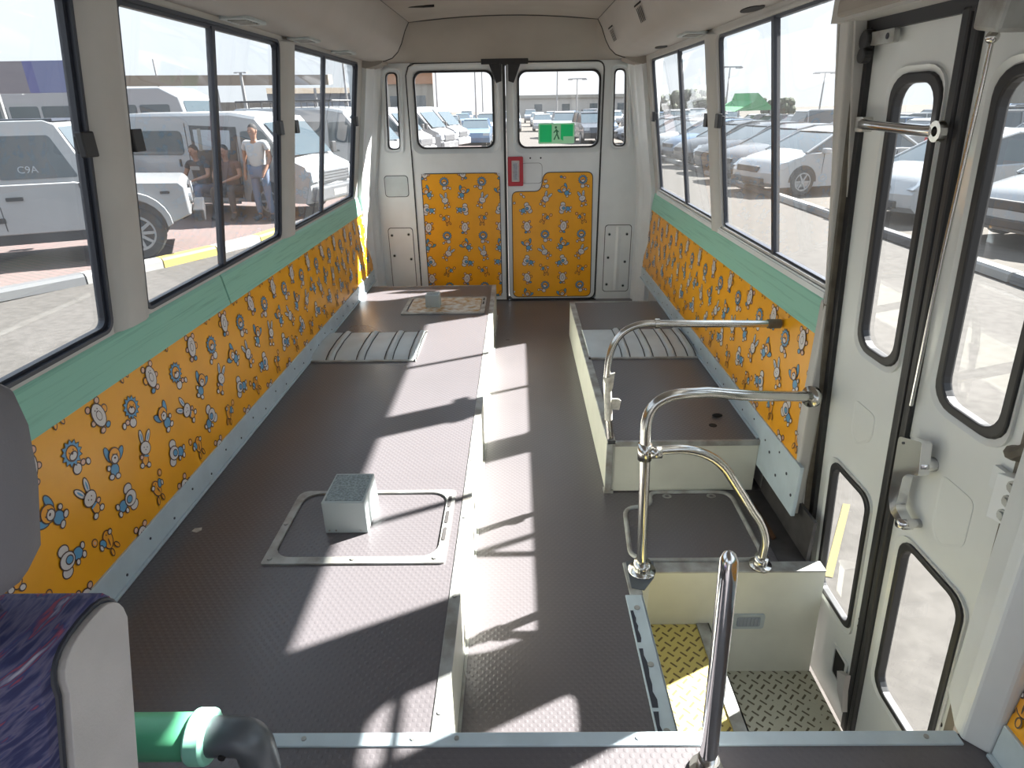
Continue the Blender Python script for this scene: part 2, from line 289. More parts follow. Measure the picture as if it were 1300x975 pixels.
for y in [0.83+0.31*i for i in range(10)]: q.cyl((-0.087, y, 0.207), (-0.087, y, 0.2092), 0.005, 10)
relbuild(q, 'screw', 'steel', ed)
q = MB(); q.box(-0.0735, -0.066, 0.79, 3.96, 0.0, 0.004); relbuild(q, 'floor_strip', 'steel', pl)
# right rear platform
pr = empty('seat_platform', (0.63, 2.7, 0)); tag(pr, 'short raised right platform with cream front behind the handrails', 'platform')
q = MB(); q.box(0.398, 0.895, 1.886, 3.552, 0.19, 0.204); relbuild(q, 'rubber_top', 'floor', pr)
q = MB(); q.box(0.374, 0.381, 1.88, 3.56, 0.0, 0.2); q.box(0.381, 0.893, 1.88, 1.888, 0.004, 0.2); q.box(0.381, 0.893, 3.552, 3.56, 0, 0.2); relbuild(q, 'riser', 'cream', pr)
q = MB(); q.box(0.371, 0.400, 1.872, 3.563, 0.198, 0.207); q.box(0.371, 0.893, 3.548, 3.563, 0.198, 0.207); q.box(0.371, 0.893, 1.872, 1.884, 0.188, 0.207); q.box(0.369, 0.392, 1.871, 1.88, 0.0, 0.2)
q.box(0.367, 0.40, 1.868, 1.90, 0.0, 0.010)
relbuild(q, 'edge_trim', 'steel', pr, bevel=0.0015)
q = MB(); q.cyl((0.765, 1.992, 0.204), (0.765, 1.992, 0.2055), 0.014); q.ball((0.80, 2.06, 0.21), 0.012, (1.6, 0.8, 0.6)); relbuild(q, 'bolt_hole', 'hole', pr)
# wheel arch covers
def arch(x0, x1, xs, lab):
    e = empty('wheel_arch_cover', ((x0+x1)/2, 2.86, 0.204)); tag(e, lab, 'cover')
    prof = [(2.655, 0.2045), (2.675, 0.214), (2.72, 0.224), (2.86, 0.230), (3.0, 0.224), (3.05, 0.206)]
    q = MB(); q.loft([[(x, y, z) for (y, z) in prof]+[(x, 3.05, 0.2), (x, 2.655, 0.2)] for x in (x0, x1)]); relbuild(q, 'panel', 'arch', e, smooth=True)
    q = MB()
    for x in xs:
        q.loft([[(x+dx, y, z+(0.009 if 0 < i < 5 else 0.001)*h) for i, (y, z) in enumerate(prof)] for dx, h in ((-0.016, 0), (-0.007, 1), (0.007, 1), (0.016, 0))], caps=False, close=False)
    relbuild(q, 'ribs', 'arch', e, smooth=True)
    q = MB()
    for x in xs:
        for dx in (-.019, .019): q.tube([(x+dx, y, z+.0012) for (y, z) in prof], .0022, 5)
    relbuild(q, 'rib_painted_shade', 'grime_shade', e)  # thin dark tubes along both sides of each rib paint in its shadow
    q = MB(); q.box(x0-0.004, x1+0.004, 2.640, 2.656, 0.2042, 0.2105); q.box(x1-0.003 if x0 < 0 else x0-0.003, x1+0.006 if x0 < 0 else x0+0.006, 2.64, 3.055, 0.2042, 0.2105); relbuild(q, 'edge_strip', 'steel', e)
arch(-0.893, -0.408, (-0.80, -0.66, -0.53, -0.42), 'ribbed pale grey wheel arch cover on the left platform')
arch(0.392, 0.885, (0.56, 0.665, 0.77, 0.86), 'scuffed ribbed wheel arch cover on the right platform')
# hatches with fan boxes on the left platform
def hatch(y0, y1, lab, stained):
    e = empty('hatch_frame', (-0.355, (y0+y1)/2, 0.204)); tag(e, lab, 'hatch')
    f = flat(0.204); q = MB()
    q.ring(rrect(-0.592, -0.122, y0, y1, [0.004, 0.012, 0.012, 0.03]), rrect(-0.570, -0.146, y0+0.026, y1-0.013, 0.045), f, 0.0003, 0.006)
    relbuild(q, 'metal_frame', 'steel', e, bevel=0.001)
    if stained:
        q = MB(); q.prism(rrect(-0.562, -0.150, y0+0.034, y1-0.016, 0.03), f, 0.0004, 0.004); relbuild(q, 'stained_plate', 'rustplate', e)
    q = MB()
    for k in range(3 if not stained else 2):
        yy = y1-0.09-0.075*k; q.prism(rrect(-0.1405, -0.1315, yy, yy+0.055, 0.004), f, 0.0071, 0.0078)
    relbuild(q, 'slot', 'grime_shade', e)
    q = MB()
    for (x, y) in ((-0.575, y0+0.018), (-0.36, y0+0.016), (-0.15, y0+0.018), (-0.582, (y0+y1)/2), (-0.5, y1-0.008)): q.cyl((x, y, 0.211), (x, y, 0.213), 0.006, 12)
    relbuild(q, 'screw', 'steel', e)
    return e
hatch(1.256, 1.585, 'silver framed floor hatch around the front fan box', False)
hatch(3.352, 3.685, 'silver floor hatch with rust stained plate near the back doors', True)
def fanbox(x0, x1, y0, y1, h, lab):
    e = empty('fan_box', ((x0+x1)/2, (y0+y1)/2, 0.2045)); tag(e, lab, 'box')
    q = MB(); q.hexa([(x0, y0, .2045), (x1, y0, .2045), (x1, y1, .2045), (x0, y1, .2045)], [(x0, y0, .2045+h), (x1, y0, .2045+h), (x1-.004, y1, .2045+h), (x0+.004, y1, .2045+h)]); relbuild(q, 'housing', 'boxgrey', e, bevel=0.003)
    q = MB(); q.prism(rrect(x0+.008, x1-.008, y0+.008, y1-.008, .004), flat(.2045+h), 0.0, 0.0012); gm = mat('speckled_top', (.30, .36, .37), .6, noise=.5, nscale=180); relbuild(q, 'speckled_top', gm, e)
    q = MB()
    for x in (x0+.012, x0+.03, x1-.02): q.cyl((x, y0-.001, .2145), (x, y0, .2145), .003, 8)
    relbuild(q, 'rivet', 'steel', e)
fanbox(-0.462, -0.345, 1.385, 1.53, 0.10, 'larger grey metal box on the front floor hatch')
fanbox(-0.468, -0.385, 3.475, 3.56, 0.075, 'small grey metal box on the stained rear hatch')
# floor hatch beside the entrance
e = empty('floor_hatch', (0.6, 1.68, 0)); tag(e, 'black rubber floor hatch with rounded silver rim by the entrance', 'hatch')
def smoothloop(pts, r, n=5):
    o = []; k = len(pts)
    for i in range(k):
        p = Vector((*pts[i], 0)); a = Vector((*pts[i-1], 0)); b = Vector((*pts[(i+1) % k], 0))
        rr = min(r, (a-p).length*.45, (b-p).length*.45); s_, t_ = p+(a-p).normalized()*rr, p+(b-p).normalized()*rr
        o += [tuple(v)[:2] for v in bez(s_, p, t_, n)]
    return o
hp = [(0.405, 1.535), (0.440, 1.505), (0.805, 1.505), (0.810, 1.868), (0.525, 1.868), (0.52, 1.785), (0.425, 1.775)]
lp = smoothloop(hp, 0.055)
q = MB(); q.tube([(x, y, 0.004) for x, y in lp], 0.0075, 8, closed=True); relbuild(q, 'silver_rim', 'steel', e, smooth=True)
q = MB(); q.prism(lp, flat(0), 0.0005, 0.0022); relbuild(q, 'rubber_lid', 'floor', e)
q = MB()
for x in (0.585, 0.74): q.ring([(x+.016*math.cos(2*PI*k/16), 1.845+.013*math.sin(2*PI*k/16)) for k in range(16)], [(x+.008*math.cos(2*PI*k/16), 1.845+.007*math.sin(2*PI*k/16)) for k in range(16)], flat(0), .0022, .004)
relbuild(q, 'lift_ring', 'steel', e)
# side channel right
q = MB(); q.box(0.845, 0.93, 1.49, 1.878, 0.0, 0.0015); struct(q.build('floor_channel', 'grime_shade'))['label'] = 'dark bare channel in the floor beside the right wall'
q = MB()
for (x, y, l, a) in ((0.868, 1.70, .20, .04),):
    q.prism([(x+dx*math.cos(a)-dy*math.sin(a), y+dx*math.sin(a)+dy*math.cos(a)) for dx, dy in ((-.01, -l/2), (.006, -l/2+.01), (.01, l/2), (-.004, l/2-.02))], flat(0.0015), 0, 0.004)
tag(q.build('rusty_strip', 'rust'), 'rusty metal strip lying in the floor channel by the right wall', 'strip')
# ------------------------------------------------------------------ stairwell
sw = []
q = MB(); q.box(0.4125, 0.6405, 0.7855, 1.4545, -0.22, -0.20); sw.append(('yellow_step', q, 'ytread', 'upper entrance step with yellow painted tread plate', 'step'))
q = MB(); q.box(0.6405, 0.99, 0.7855, 1.4545, -0.42, -0.40); sw.append(('lower_step', q, 'ctread', 'lower entrance step with worn cream tread plate', 'step'))
for n_, q, m_, l_, c_ in sw: tag(q.build('entrance_step', m_), l_, c_)
st = bpy.data.objects['entrance_step']
q = MB(); q.box(0.606, 0.6445, 0.786, 1.454, -0.2, -0.1955); q.box(0.6405, 0.6445, 0.786, 1.454, -0.23, -0.1955); q.build('step_nosing', 'steel', st)
q = MB(); q.box(0.6395, 0.6435, 0.785, 1.455, -0.40, -0.22); q.build('step_riser', 'navy', st)
q = MB(); q.plate([(0.41, -0.45), (0.99, -0.45), (0.965, 0.0), (0.41, 0.0)], [], lambda x, z, w: (x, 1.455+w, z), 0, 0.03); q.box(0.405, 0.412, 0.785, 1.455, -0.22, 0.0)
q.prism([(0.412, 1.455), (0.412, 1.395), (0.452, 1.455)], lambda x, y, w: (x, y, w), -0.2, -0.001)
struct(q.build('wall_stairwell', 'cream'), 'cream painted stairwell wall with a small step lamp')
q = MB(); q.plate([(0.375, 1.36), (0.412, 1.36), (0.412, 1.395), (0.46, 1.452), (0.965, 1.452), (0.965, 1.495), (0.375, 1.495)], [], flat(0), 0.0, 0.006)
struct(q.build('trim_2', 'steel', bevel=0.0015), 'worn metal edging around the corner of the stairwell')
q = MB(); q.box(0.362, 0.410, 0.789, 1.36, 0.0, 0.005); q.box(0.406, 0.411, 0.789, 1.36, -0.03, 0.005)
t3 = struct(q.build('trim_3', 'rail', bevel=0.001), 'pale metal strip with peeling edge between aisle and steps')
q = MB(); rq = random.Random(5)
for y0, y1, w_ in ((.85, .99, .006), (1.0, 1.17, .010), (1.19, 1.30, .006)):
    pts = [(.3725+w_*rq.uniform(.2, 1), y0+(y1-y0)*k/8) for k in range(9)]; q.prism([(.366, y0), *[(x, y) for x, y in pts], (.366, y1)], flat(.005), .0001, .0006)
q.build('peeled_edge', 'navy', t3)
screws('screw', [(0.386, 1.31, 0.005), (0.386, 1.12, 0.005), (0.386, 0.94, 0.005)], 0.008, (0, 0, 1), t3)
e = empty('step_lamp', (0.763, 1.45, -0.187)); tag(e, 'small clear rectangular lamp set in the stairwell wall', 'lamp')
q = MB(); q.ring(rrect(-.048, .048, -.028, .028, .008), rrect(-.036, .036, -.019, .019, .005), lambda x, z, w: (x, 0.005-w, z), 0, .006); q.build('frame', 'boxgrey', e)
q = MB(); q.prism(rrect(-.035, .035, -.018, .018, .005), lambda x, z, w: (x, 0.004-w, z), 0, .006)
for k in range(6): q.box(-.028+.011*k, -.024+.011*k, -.004, -.002, -.014, .014)
q.build('ribbed_lens', 'lamp', e)

# ------------------------------------------------------------------ side walls
# windows: list of (y0, y1, divider)
BAYS = {-1: [(-1.15, 0.05, -0.55), (0.22, 1.45, 0.72), (1.60, 2.65, 2.10), (2.80, 3.91, 3.275)], 1: [(-1.15, 0.62, -0.3), (1.672, 2.655, 2.10), (2.775, 3.91, 3.275)]}
WZ0, WZ1 = 0.772, 1.503; WZR = 0.788
for sg, nm in ((-1, 'left'), (1, 'right')):
    fn = side(sg); q = MB()
    outer = [(-1.6, 0.76), (4.33, 0.76), (4.33, 1.60), (-1.6, 1.60)]
    holes = [rrect(a, b, WZ0 if sg < 0 else WZR, WZ1, 0.03) for a, b, d in BAYS[sg]]
    if sg == 1:
        o1 = [(1.60, 0.76), (4.33, 0.76), (4.33, 1.60), (1.60, 1.60)]; q.plate(o1, holes[1:], fn, 0.0, 0.025)
        o2 = [(-1.6, 0.76), (0.86, 0.76), (0.86, 1.60), (-1.6, 1.60)]; q.plate(o2, holes[:1], fn, 0.0, 0.025)
        q.box(0.935, 0.956, 1.61, 4.33, -0.5, 0.76); q.box(0.935, 0.956, -1.6, 0.86, -0.5, 0.76); q.box(0.80, 0.92, 0.80, 1.66, 1.425, 1.62)
    else:
        q.plate(outer, holes, fn, 0.0, 0.025); q.box(-0.956, -0.935, -1.6, 4.33, -0.5, 0.76)
    struct(q.build('wall_'+nm, 'pillar'), 'grey %s side wall of the bus with its window pillars' % nm)
wn = 0
WLAB = {(-1, 1): 'front left side window with the white off-roader outside', (-1, 2): 'middle left side window showing the white van', (-1, 3): 'rear left side window beside the corner', (1, 1): 'large right side window next to the entrance door', (1, 2): 'rear right side window beside the corner'}
for sg in (-1, 1):
    fn = side(sg); WZ0 = 0.772 if sg < 0 else WZR
    for i, (a, b, d) in enumerate(BAYS[sg]):
        wn += 1; e = empty('window_%d' % wn); struct(e, WLAB.get((sg, i), 'side window forward of the camera'))
        q = MB(); q.ring(rrect(a, b, WZ0, WZ1, 0.03), rrect(a+0.009, b-0.009, WZ0+0.009, WZ1-0.009, 0.024), fn, -0.004, 0.022); q.build('window_seal', 'navy' if sg < 0 else 'pillar', e)
        q = MB(); q.ring(rrect(a+.009, b-.009, WZ0+.009, WZ1-.009, .024), rrect(a+.018, b-.018, WZ0+.017, WZ1-.018, .02), fn, 0.006, 0.022); q.build('window_frame', 'navy', e)
        q = MB(); q.hexa([fn(d-.010, WZ0+.012, .002), fn(d+.010, WZ0+.012, .002), fn(d+.010, WZ0+.012, .022), fn(d-.010, WZ0+.012, .022)], [fn(d-.010, WZ1-.012, .002), fn(d+.010, WZ1-.012, .002), fn(d+.010, WZ1-.012, .022), fn(d-.010, WZ1-.012, .022)])
        q.build('divider_bar', 'navy', e)
        for (y0, y1, w) in ((a+.018, d+.008, .010), (d-.008, b-.018, .017)):
            q = MB(); q.plate([(y0, WZ0+.016), (y1, WZ0+.016), (y1, WZ1-.016), (y0, WZ1-.016)], [], fn, w, w+0.0008)
            # keep a single face so light is filtered once
            g = MB(); g.add([fn(y0, WZ0+.016, w), fn(y1, WZ0+.016, w), fn(y1, WZ1-.016, w), fn(y0, WZ1-.016, w)], [(0, 1, 2, 3)]); g.build('window_pane', 'wglass' if sg < 0 else 'wglass_r', e, recalc=False)
        for yl in ((a+.02) if i > (0 if sg == 1 else 0) else None, (b-.02)):
            if yl is None or (sg == 1 and yl < 2): continue
            q = MB(); q.box(-.022, .022, -.0, .016, -.026, .026); q.box(-.012, .012, -.012, 0, -.018, .018)
            o = q.build('window_latch', 'black', e, bevel=.003); x = xw(1.2)
            o.location = (sg*(x-.0), yl, 1.2); o.rotation_euler = (0, 0, PI/2*sg)
# pillar cladding (slightly proud rounded covers)
for sg, ys, lab in ((-1, (1.445, 1.603), 'broad pale pillar cover between the two nearest left windows'), (-1, (2.648, 2.802), 'pillar cover between the middle and rear left windows'), (1, (2.655, 2.775), 'pillar cover between the two right windows')):
    fn = side(sg); q = MB()
    a, b = ys
    for z0, z1 in ((0.765, 1.50),):
        rings = []
        for z in (z0, z1):
            rings.append([fn(a+.006, z, 0.002), fn(a+.02, z, -.014), fn(a+.05, z, -.022), fn(b-.05, z, -.024), fn(b-.02, z, -.016), fn(b-.006, z, .002)])
        q.loft(rings)
    tag(q.build('pillar_cover', 'pillar', smooth=True), lab, 'pillar')
# inner lining: kick rail, printed vinyl, green band
def ell(cx, cy, rx, ry, n=16, a=0): return [(cx+rx*math.cos(t)*math.cos(a)-ry*math.sin(t)*math.sin(a), cy+rx*math.cos(t)*math.sin(a)+ry*math.sin(t)*math.cos(a)) for t in [2*PI*k/n for k in range(n)]]
def motif(kind):
    """generic little nursery animals, unit size; list of (polygon, fill) painted back to front. 1 ink 2 white 3 blue 4 orange 5 pink"""
    L = []; lw = 0.055
    def E(cx, cy, rx, ry, c, a=0):
        L.append((ell(cx, cy, rx+lw, ry+lw, 16, a), 1)); L.append((ell(cx, cy, rx, ry, 16, a), c))
    if kind == 0:      # lion with a shaggy blue mane
        E(-.1, -.62, .22, .2, 2); E(.3, -.6, .12, .1, 5); E(.55, -.75, .1, .12, 2)
        L.append(([((.62 if k % 2 else .47)*math.cos(2*PI*k/26), .1+(.60 if k % 2 else .45)*math.sin(2*PI*k/26)) for k in range(26)], 1))
        L.append(([((.56 if k % 2 else .42)*math.cos(2*PI*k/26), .1+(.54 if k % 2 else .40)*math.sin(2*PI*k/26)) for k in range(26)], 3))
        E(0, .1, .3, .3, 4); E(0, -.03, .2, .14, 2); L.append((ell(0, .1, .07, .06), 1)); L.append((ell(-.13, .2, .03, .04), 1)); L.append((ell(.13, .2, .03, .04), 1))
    elif kind == 1:    # rabbit with long ears
        E(-.25, .6, .12, .34, 2, .3); E(.25, .62, .12, .34, 2, -.35); L.append((ell(-.25, .6, .05, .2, 12, .3), 3)); L.append((ell(.25, .62, .05, .2, 12, -.35), 3))
        E(0, -.5, .2, .25, 4); E(-.25, -.75, .12, .1, 2); E(.25, -.75, .12, .1, 2); E(-.3, -.35, .1, .08, 5); E(0, .08, .36, .3, 2)
        L.append((ell(-.12, .12, .03, .04), 1)); L.append((ell(.12, .12, .03, .04), 1)); L.append((ell(0, .0, .04, .03), 1)); L.append((ell(.05, -.3, .2, .05), 3))
    elif kind == 2:    # puppy in a blue shirt
        E(.42, .2, .14, .34, 3, -.5); E(-.42, .2, .14, .32, 3, .5); E(0, -.5, .26, .26, 3); E(-.2, -.8, .14, .1, 2); E(.22, -.8, .14, .1, 2); E(.4, -.4, .09, .09, 2)
        E(0, .12, .34, .34, 4); E(.0, -.02, .2, .18, 2); L.append((ell(0, .03, .07, .05), 1)); L.append((ell(-.14, .2, .03, .04), 1)); L.append((ell(.14, .2, .03, .04), 1))
    elif kind == 3:    # big eared elephant with a blue cap
        E(-.45, .18, .22, .26, 2); E(.45, .18, .22, .26, 2); E(0, -.5, .24, .26, 3); E(-.2, -.82, .12, .09, 2); E(.2, -.82, .12, .09, 2); E(0, .1, .34, .38, 2); E(0, .0, .15, .17, 3); E(-.32, -.4, .1, .08, 2)
    elif kind == 4:    # chick swinging a ring
        E(.5, .55, .13, .15, 4); L.append((ell(.5, .55, .07, .09), 5)); E(-.1, 0, .26, .42, 4, .25); E(.22, .12, .13, .2, 3, -.3); E(.4, .05, .07, .12, 2); E(-.3, -.6, .07, .18, 4, -.3); E(.1, -.62, .07, .16, 4, .2); E(-.38, .2, .1, .09, 2)
        L.append((ell(-.12, .28, .03, .04), 1)); L.append((ell(-.05, -.1, .03, .2, 10, .3), 1))
    else:              # sheep / bear with white tummy
        E(-.35, .55, .12, .12, 5); E(.35, .55, .12, .12, 5); E(-.45, -.1, .12, .1, 5); E(.48, .0, .14, .16, 4); E(-.2, -.68, .13, .1, 5); E(.2, -.68, .13, .1, 3); E(0, .0, .36, .54, 2)
        L.append((ell(0, -.02, .18, .24), 1)); L.append((ell(0, -.02, .145, .205), 2)); L.append((ell(-.08, .3, .03, .04), 1)); L.append((ell(.08, .3, .03, .04), 1)); L.append((ell(0, .2, .05, .03), 1))
    return L
MOT = [motif(k) for k in range(6)]
def inpoly(p, poly):
    c = False; n = len(poly)
    for i in range(n):
        (x1, y1), (x2, y2) = poly[i], poly[i-1]
        if (y1 > p[1]) != (y2 > p[1]) and p[0] < (x2-x1)*(p[1]-y1)/(y2-y1)+x1: c = not c
    return c
def clip(poly, u0, u1, v0, v1):
    for ax, lim, s_ in ((0, u0, 1), (0, u1, -1), (1, v0, 1), (1, v1, -1)):
        o = []
        for i in range(len(poly)):
            a, b = poly[i-1], poly[i]; ia = (a[ax]-lim)*s_ >= 0; ib = (b[ax]-lim)*s_ >= 0
            if ia != ib:
                t = (lim-a[ax])/(b[ax]-a[ax]); o.append((a[0]+t*(b[0]-a[0]), a[1]+t*(b[1]-a[1])))
            if ib: o.append(b)
        poly = o
        if len(poly) < 3: return []
    return poly
def printed(q, bounds, fn, off, uA, vL, vP, du=0.1135, dv=0.1165, size=0.054, poly=None):
    """two alternating columns of motifs; fn(u,v,w); off = direction sign of w towards the viewer"""
    U0, U1, V0, V1 = bounds; colA = [0, 4, 1]; colB = [5, 3, 2]; rot = {0: .15, 4: -.2, 1: -.5, 5: .05, 3: 1.25, 2: .55}
    i0 = int((U0-uA)/du)-2
    for i in range(i0, i0+int((U1-U0)/du)+5):
        u = uA+i*du; A = i % 2 == 0; v_ = vL if A else vP
        for j in range(-10, 10):
            v = v_+j*dv
            if u < U0-.06 or u > U1+.06 or v < V0-.06 or v > V1+.06: continue
            kind = (colA if A else colB)[j % 3]; fl = -1 if (i//2+j//3) % 2 else 1
            a = rot[kind]*fl+(.25*math.sin(i*2.3+j*1.7)); ca, sa = math.cos(a), math.sin(a); s_ = size
            for li, (pg, c) in enumerate(MOT[kind]):
                pp = [(u+s_*(fl*x*ca-y*sa), v+s_*(fl*x*sa+y*ca)) for x, y in pg]
                if poly is not None:
                    if not all(inpoly(p, poly) for p in pp): continue
                else: pp = clip(pp, U0+.002, U1-.002, V0+.002, V1-.002)
                if len(pp) >= 3:
                    q.m = c; q.add([fn(x, y, off*(0.0009+0.00016*li)) for x, y in pp], [tuple(range(len(pp)))])
    q.m = 0
PM = ['vinyl', 'ink', 'pwhite', 'pblue', 'porange', 'ppink']
def lining(sg): return lambda y, z, w: (sg*(0.897+0.045*(z-0.27)+w), y, z)
GAPS = []
for sg, ya, yb, lab in ((-1, -0.4, 4.11, 'orange vinyl lining printed with little animals along the left wall'), (1, 1.62, 4.11, 'orange vinyl lining printed with little animals along the right wall'), (1, -0.9, 0.742, 'orange vinyl lining in front of the entrance pillar, lower right corner')):
    fn = lining(sg); q = MB(); q.plate([(ya, 0.262), (yb, 0.262), (yb, 0.672), (ya, 0.672)], [], fn, 0.0, 0.014)
    printed(q, (ya, yb, 0.272, 0.664), fn, -1, 1.178, .577, .618)
    tag(q.build('vinyl_lining', PM, recalc=False), lab, 'wall lining')
    # kick rail
    q = MB(); z0 = 0.2045
    if sg == 1 and ya > 1: q.plate([(1.575, 0.11), (1.878, 0.11), (1.878, .207), (yb, 0.207), (yb, 0.282), (1.575, 0.282)], [], lambda y, z, w: (sg*(0.892+w), y, z), 0, 0.012)
    else: q.plate([(ya, z0), (yb, z0), (yb, 0.284), (ya, 0.284)], [], lambda y, z, w: (sg*(0.892+w), y, z), 0, 0.012)
    q.box(*sorted((sg*.892, sg*.884)), ya if ya < 1 else 1.89, yb, z0, z0+.008)
    r_ = tag(q.build('kick_rail', 'rail', bevel=.0015), {(-1, -0.4): 'long pale blue metal rail under the left vinyl lining', (1, 1.62): 'pale blue metal rail under the right vinyl lining', (1, -0.9): 'short metal rail under the lining in the lower right corner'}[(sg, ya)], 'rail')
    ys = [ya+.1+.115*k for k in range(int((yb-ya)/.115))]
    q = MB()
    for k, y in enumerate(ys): q.cyl((sg*.892, y, .25-.02*(k % 2)), (sg*.8905, y, .25-.02*(k % 2)), .0035, 8)
    if ya > 1:
        for (y, z) in ((1.60, .17), (1.65, .215), (1.72, .165), (1.79, .21)): q.cyl((.892, y, z), (.8905, y, z), .005, 8)
    q.build('screw', 'navy', r_)
    # green band
    secs = [(ya, 2.045), (2.052, yb)] if sg == -1 else [(ya, yb)]
    for (a, b) in secs:
        q = MB()
        pr_ = [(0.9155, 0.660), (0.9285, 0.752), (0.934, 0.762), (0.955, 0.762), (0.955, 0.66)]
        pr_ = [(0.9095, 0.660), (0.9240, 0.752), (0.930, 0.763), (0.955, 0.763), (0.955, 0.66)]
        q.loft([[(sg*x, y, z) for x, z in pr_] for y in (a, b+.0)])
        L_ = {(-1, 0): 'near length of green wooden sill band under the left windows', (-1, 1): 'far length of green wooden sill band under the left windows'}
        lb = L_[(-1, 0 if a < 1 else 1)] if sg == -1 else ('green sill band under the right windows' if ya > 1 else 'green sill band on the right wall forward of the door')
        tag(q.build('sill_band', 'green', bevel=.003), lb, 'sill')
q = MB(); q.box(0.925, 0.935, 1.50, 1.88, 0.0, 0.14); struct(q.build('trim_4', 'grime_shade'), 'dark board at the foot of the right wall by the steps')
# white sill channel on the right
q = MB(); q.box(0.918, 0.95, 1.68, 3.93, 0.763, 0.786); q.box(.915, .919, 1.68, 3.93, .763, .780); struct(q.build('trim_5', 'white'), 'white window channel on top of the right green band')

# ------------------------------------------------------------------ rear wall with doors
q = MB()
qwL = [(-0.770, 1.02), (-0.690, 1.02), (-0.672, 1.47), (-0.745, 1.47)]; qwR = [(0.693, 1.02), (0.776, 1.02), (0.752, 1.47), (0.682, 1.47)]
qwL = smoothloop(qwL, .03); qwR = smoothloop(qwR, .03)
q.plate([(-0.98, -0.5), (0.98, -0.5), (0.98, 1.62), (-0.98, 1.62)], [rrect(-0.622, 0.622, -0.005, 1.525, [.03, .03, .07, .07]), qwL, qwR], rear, 0.0, 0.05)
def corner(sg):     # smooth rounded corner post with vertical folds
    pts = [(0.905, 4.03), (0.900, 4.12), (0.886, 4.16), (0.898, 4.19), (0.888, 4.25), (0.872, 4.265), (0.884, 4.29), (0.868, 4.327), (0.868, 4.36), (0.97, 4.36), (0.97, 4.03)]
    rings = []
    for z in (-0.03, 0.76, 1.56):
        t = xw(z)-0.93; rings.append([(sg*(x+t*(1 if x > .84 else .5)), y, z) for x, y in pts])
    return rings
q.loft(corner(-1)); q.loft(corner(1))
struct(q.build('wall_rear', 'white', smooth=True), 'white painted rear wall of the bus around the back doors')
# raised surrounds of the quarter windows
for sg, lp_, lab, n_ in ((-1, qwL, 'narrow upright quarter window left of the back doors', 8), (1, qwR, 'narrow upright quarter window right of the back doors', 9)):
    cx = sum(p[0] for p in lp_)/len(lp_); cz = sum(p[1] for p in lp_)/len(lp_)
    grow = lambda k, kz=None: [(cx+(x-cx)*(1+k/.04), cz+(z-cz)*(1+(kz or k)/.225)) for x, z in lp_]
    e = empty('window_%d' % n_); struct(e, lab)
    q = MB(); q.ring(grow(.030), grow(.020), rear, 0.0, -.010, wi0=0, wi1=-.010); q.ring(grow(.020), grow(0), rear, 0.0, -.010, wi0=.03, wi1=.012); q.build('pressed_surround', 'white', e, smooth=True)
    q = MB(); q.ring(grow(.002), grow(-.007), rear, .0, .03); q.build('window_seal', 'black', e)
    q = MB(); q.add([rear(x, z, .02) for x, z in grow(-.004)], [tuple(range(len(lp_)))]); q.build('window_pane', 'rglass', e, recalc=False)
# fixed plates on the rear corners
def bolted(xc, z0, z1, w, lab, rows, m='white', fold=True):
    e = empty('bolted_plate', (xc, 4.33, (z0+z1)/2)); tag(e, lab, 'plate')
    h = (z1-z0)/2; f = lambda x, z, t: (x, -t, z)
    q = MB(); q.prism(rrect(-w, w, -h, h, .02), f, 0.0005, .004); q.build('plate', m, e, bevel=.001)
    q = MB(); q.ring(rrect(-w-.004, w+.004, -h-.004, h+.004, .022), rrect(-w, w, -h, h, .02), f, 0.0002, .0022); q.build('gap_line', 'navy', e)
    if fold:
        q = MB(); q.loft([[(-.016, -.004, z), (0, -.010, z), (.02, -.004, z)] for z in (-h+.01, h-.01)]); q.build('fold', m, e)
    q = MB()
    for (x, z) in rows: q.cyl((x, -.004, z), (x, -.008, z), .011, 12)
    q.build('washer', 'boxgrey', e)
    q = MB()
    for (x, z) in rows: q.cyl((x, -.008, z), (x, -.009, z), .007, 10)
    q.build('bolt_hole', 'hole', e)
bolted(-0.735, 0.10, 0.515, 0.082, 'plain bolted white plate low in the left rear corner', [(-.06, .16), (.055, .165), (-.055, .02), (.06, -.005)], fold=False)
bolted(-0.735, 0.725, 0.855, 0.076, 'small dented plate high in the left rear corner', [], m='arch', fold=False)
bolted(0.758, 0.055, 0.515, 0.088, 'folded white plate with six bolts in the right rear corner', [(-.06, .17), (.06, .17), (-.062, .01), (.056, -.02), (-.064, -.18), (.052, -.19)])
# doors
def contour_scale(lp, k):
    cx = sum(p[0] for p in lp)/len(lp); cz = sum(p[1] for p in lp)/len(lp)
    w = max(p[0] for p in lp)-min(p[0] for p in lp); h = max(p[1] for p in lp)-min(p[1] for p in lp)
    return [(cx+(x-cx)*(1+2*k/w), cz+(z-cz)*(1+2*k/h)) for x, z in lp]
def reardoor(n_, x0, x1, win, lab, y=0.004):
    e = empty('door_%d' % n_, ((x0+x1)/2, 4.33, 0)); struct(e, lab)
    f = lambda x, z, w: (x, 4.33+y+w, z)
    wl = rrect(*win, .05); rad = [.04, .004, .004, .06] if x0 < -.3 else [.055, .055, .06, .004]
    q = MB(); q.plate(rrect(x0, x1, 0.0, 1.515, rad), [contour_scale(wl, .028)], f, 0, .035); relbuild(q, 'door_skin', 'white', e)
    q = MB(); q.ring(contour_scale(wl, .030), wl, f, -.001, .0, wi0=.018, wi1=.022); q.ring(contour_scale(wl, .042), contour_scale(wl, .030), f, 0, -.005, wi0=0, wi1=-.005); relbuild(q, 'window_recess', 'white', e, smooth=True)
    q = MB(); q.ring(contour_scale(wl, .001), contour_scale(wl, -.010), f, .008, .028); relbuild(q, 'window_seal', 'black', e)
    q = MB(); q.add([f(a, b, .022) for a, b in contour_scale(wl, -.006)], [tuple(range(len(wl)))]); relbuild(q, 'window_pane', 'rglass', e, recalc=False)
    return e, f
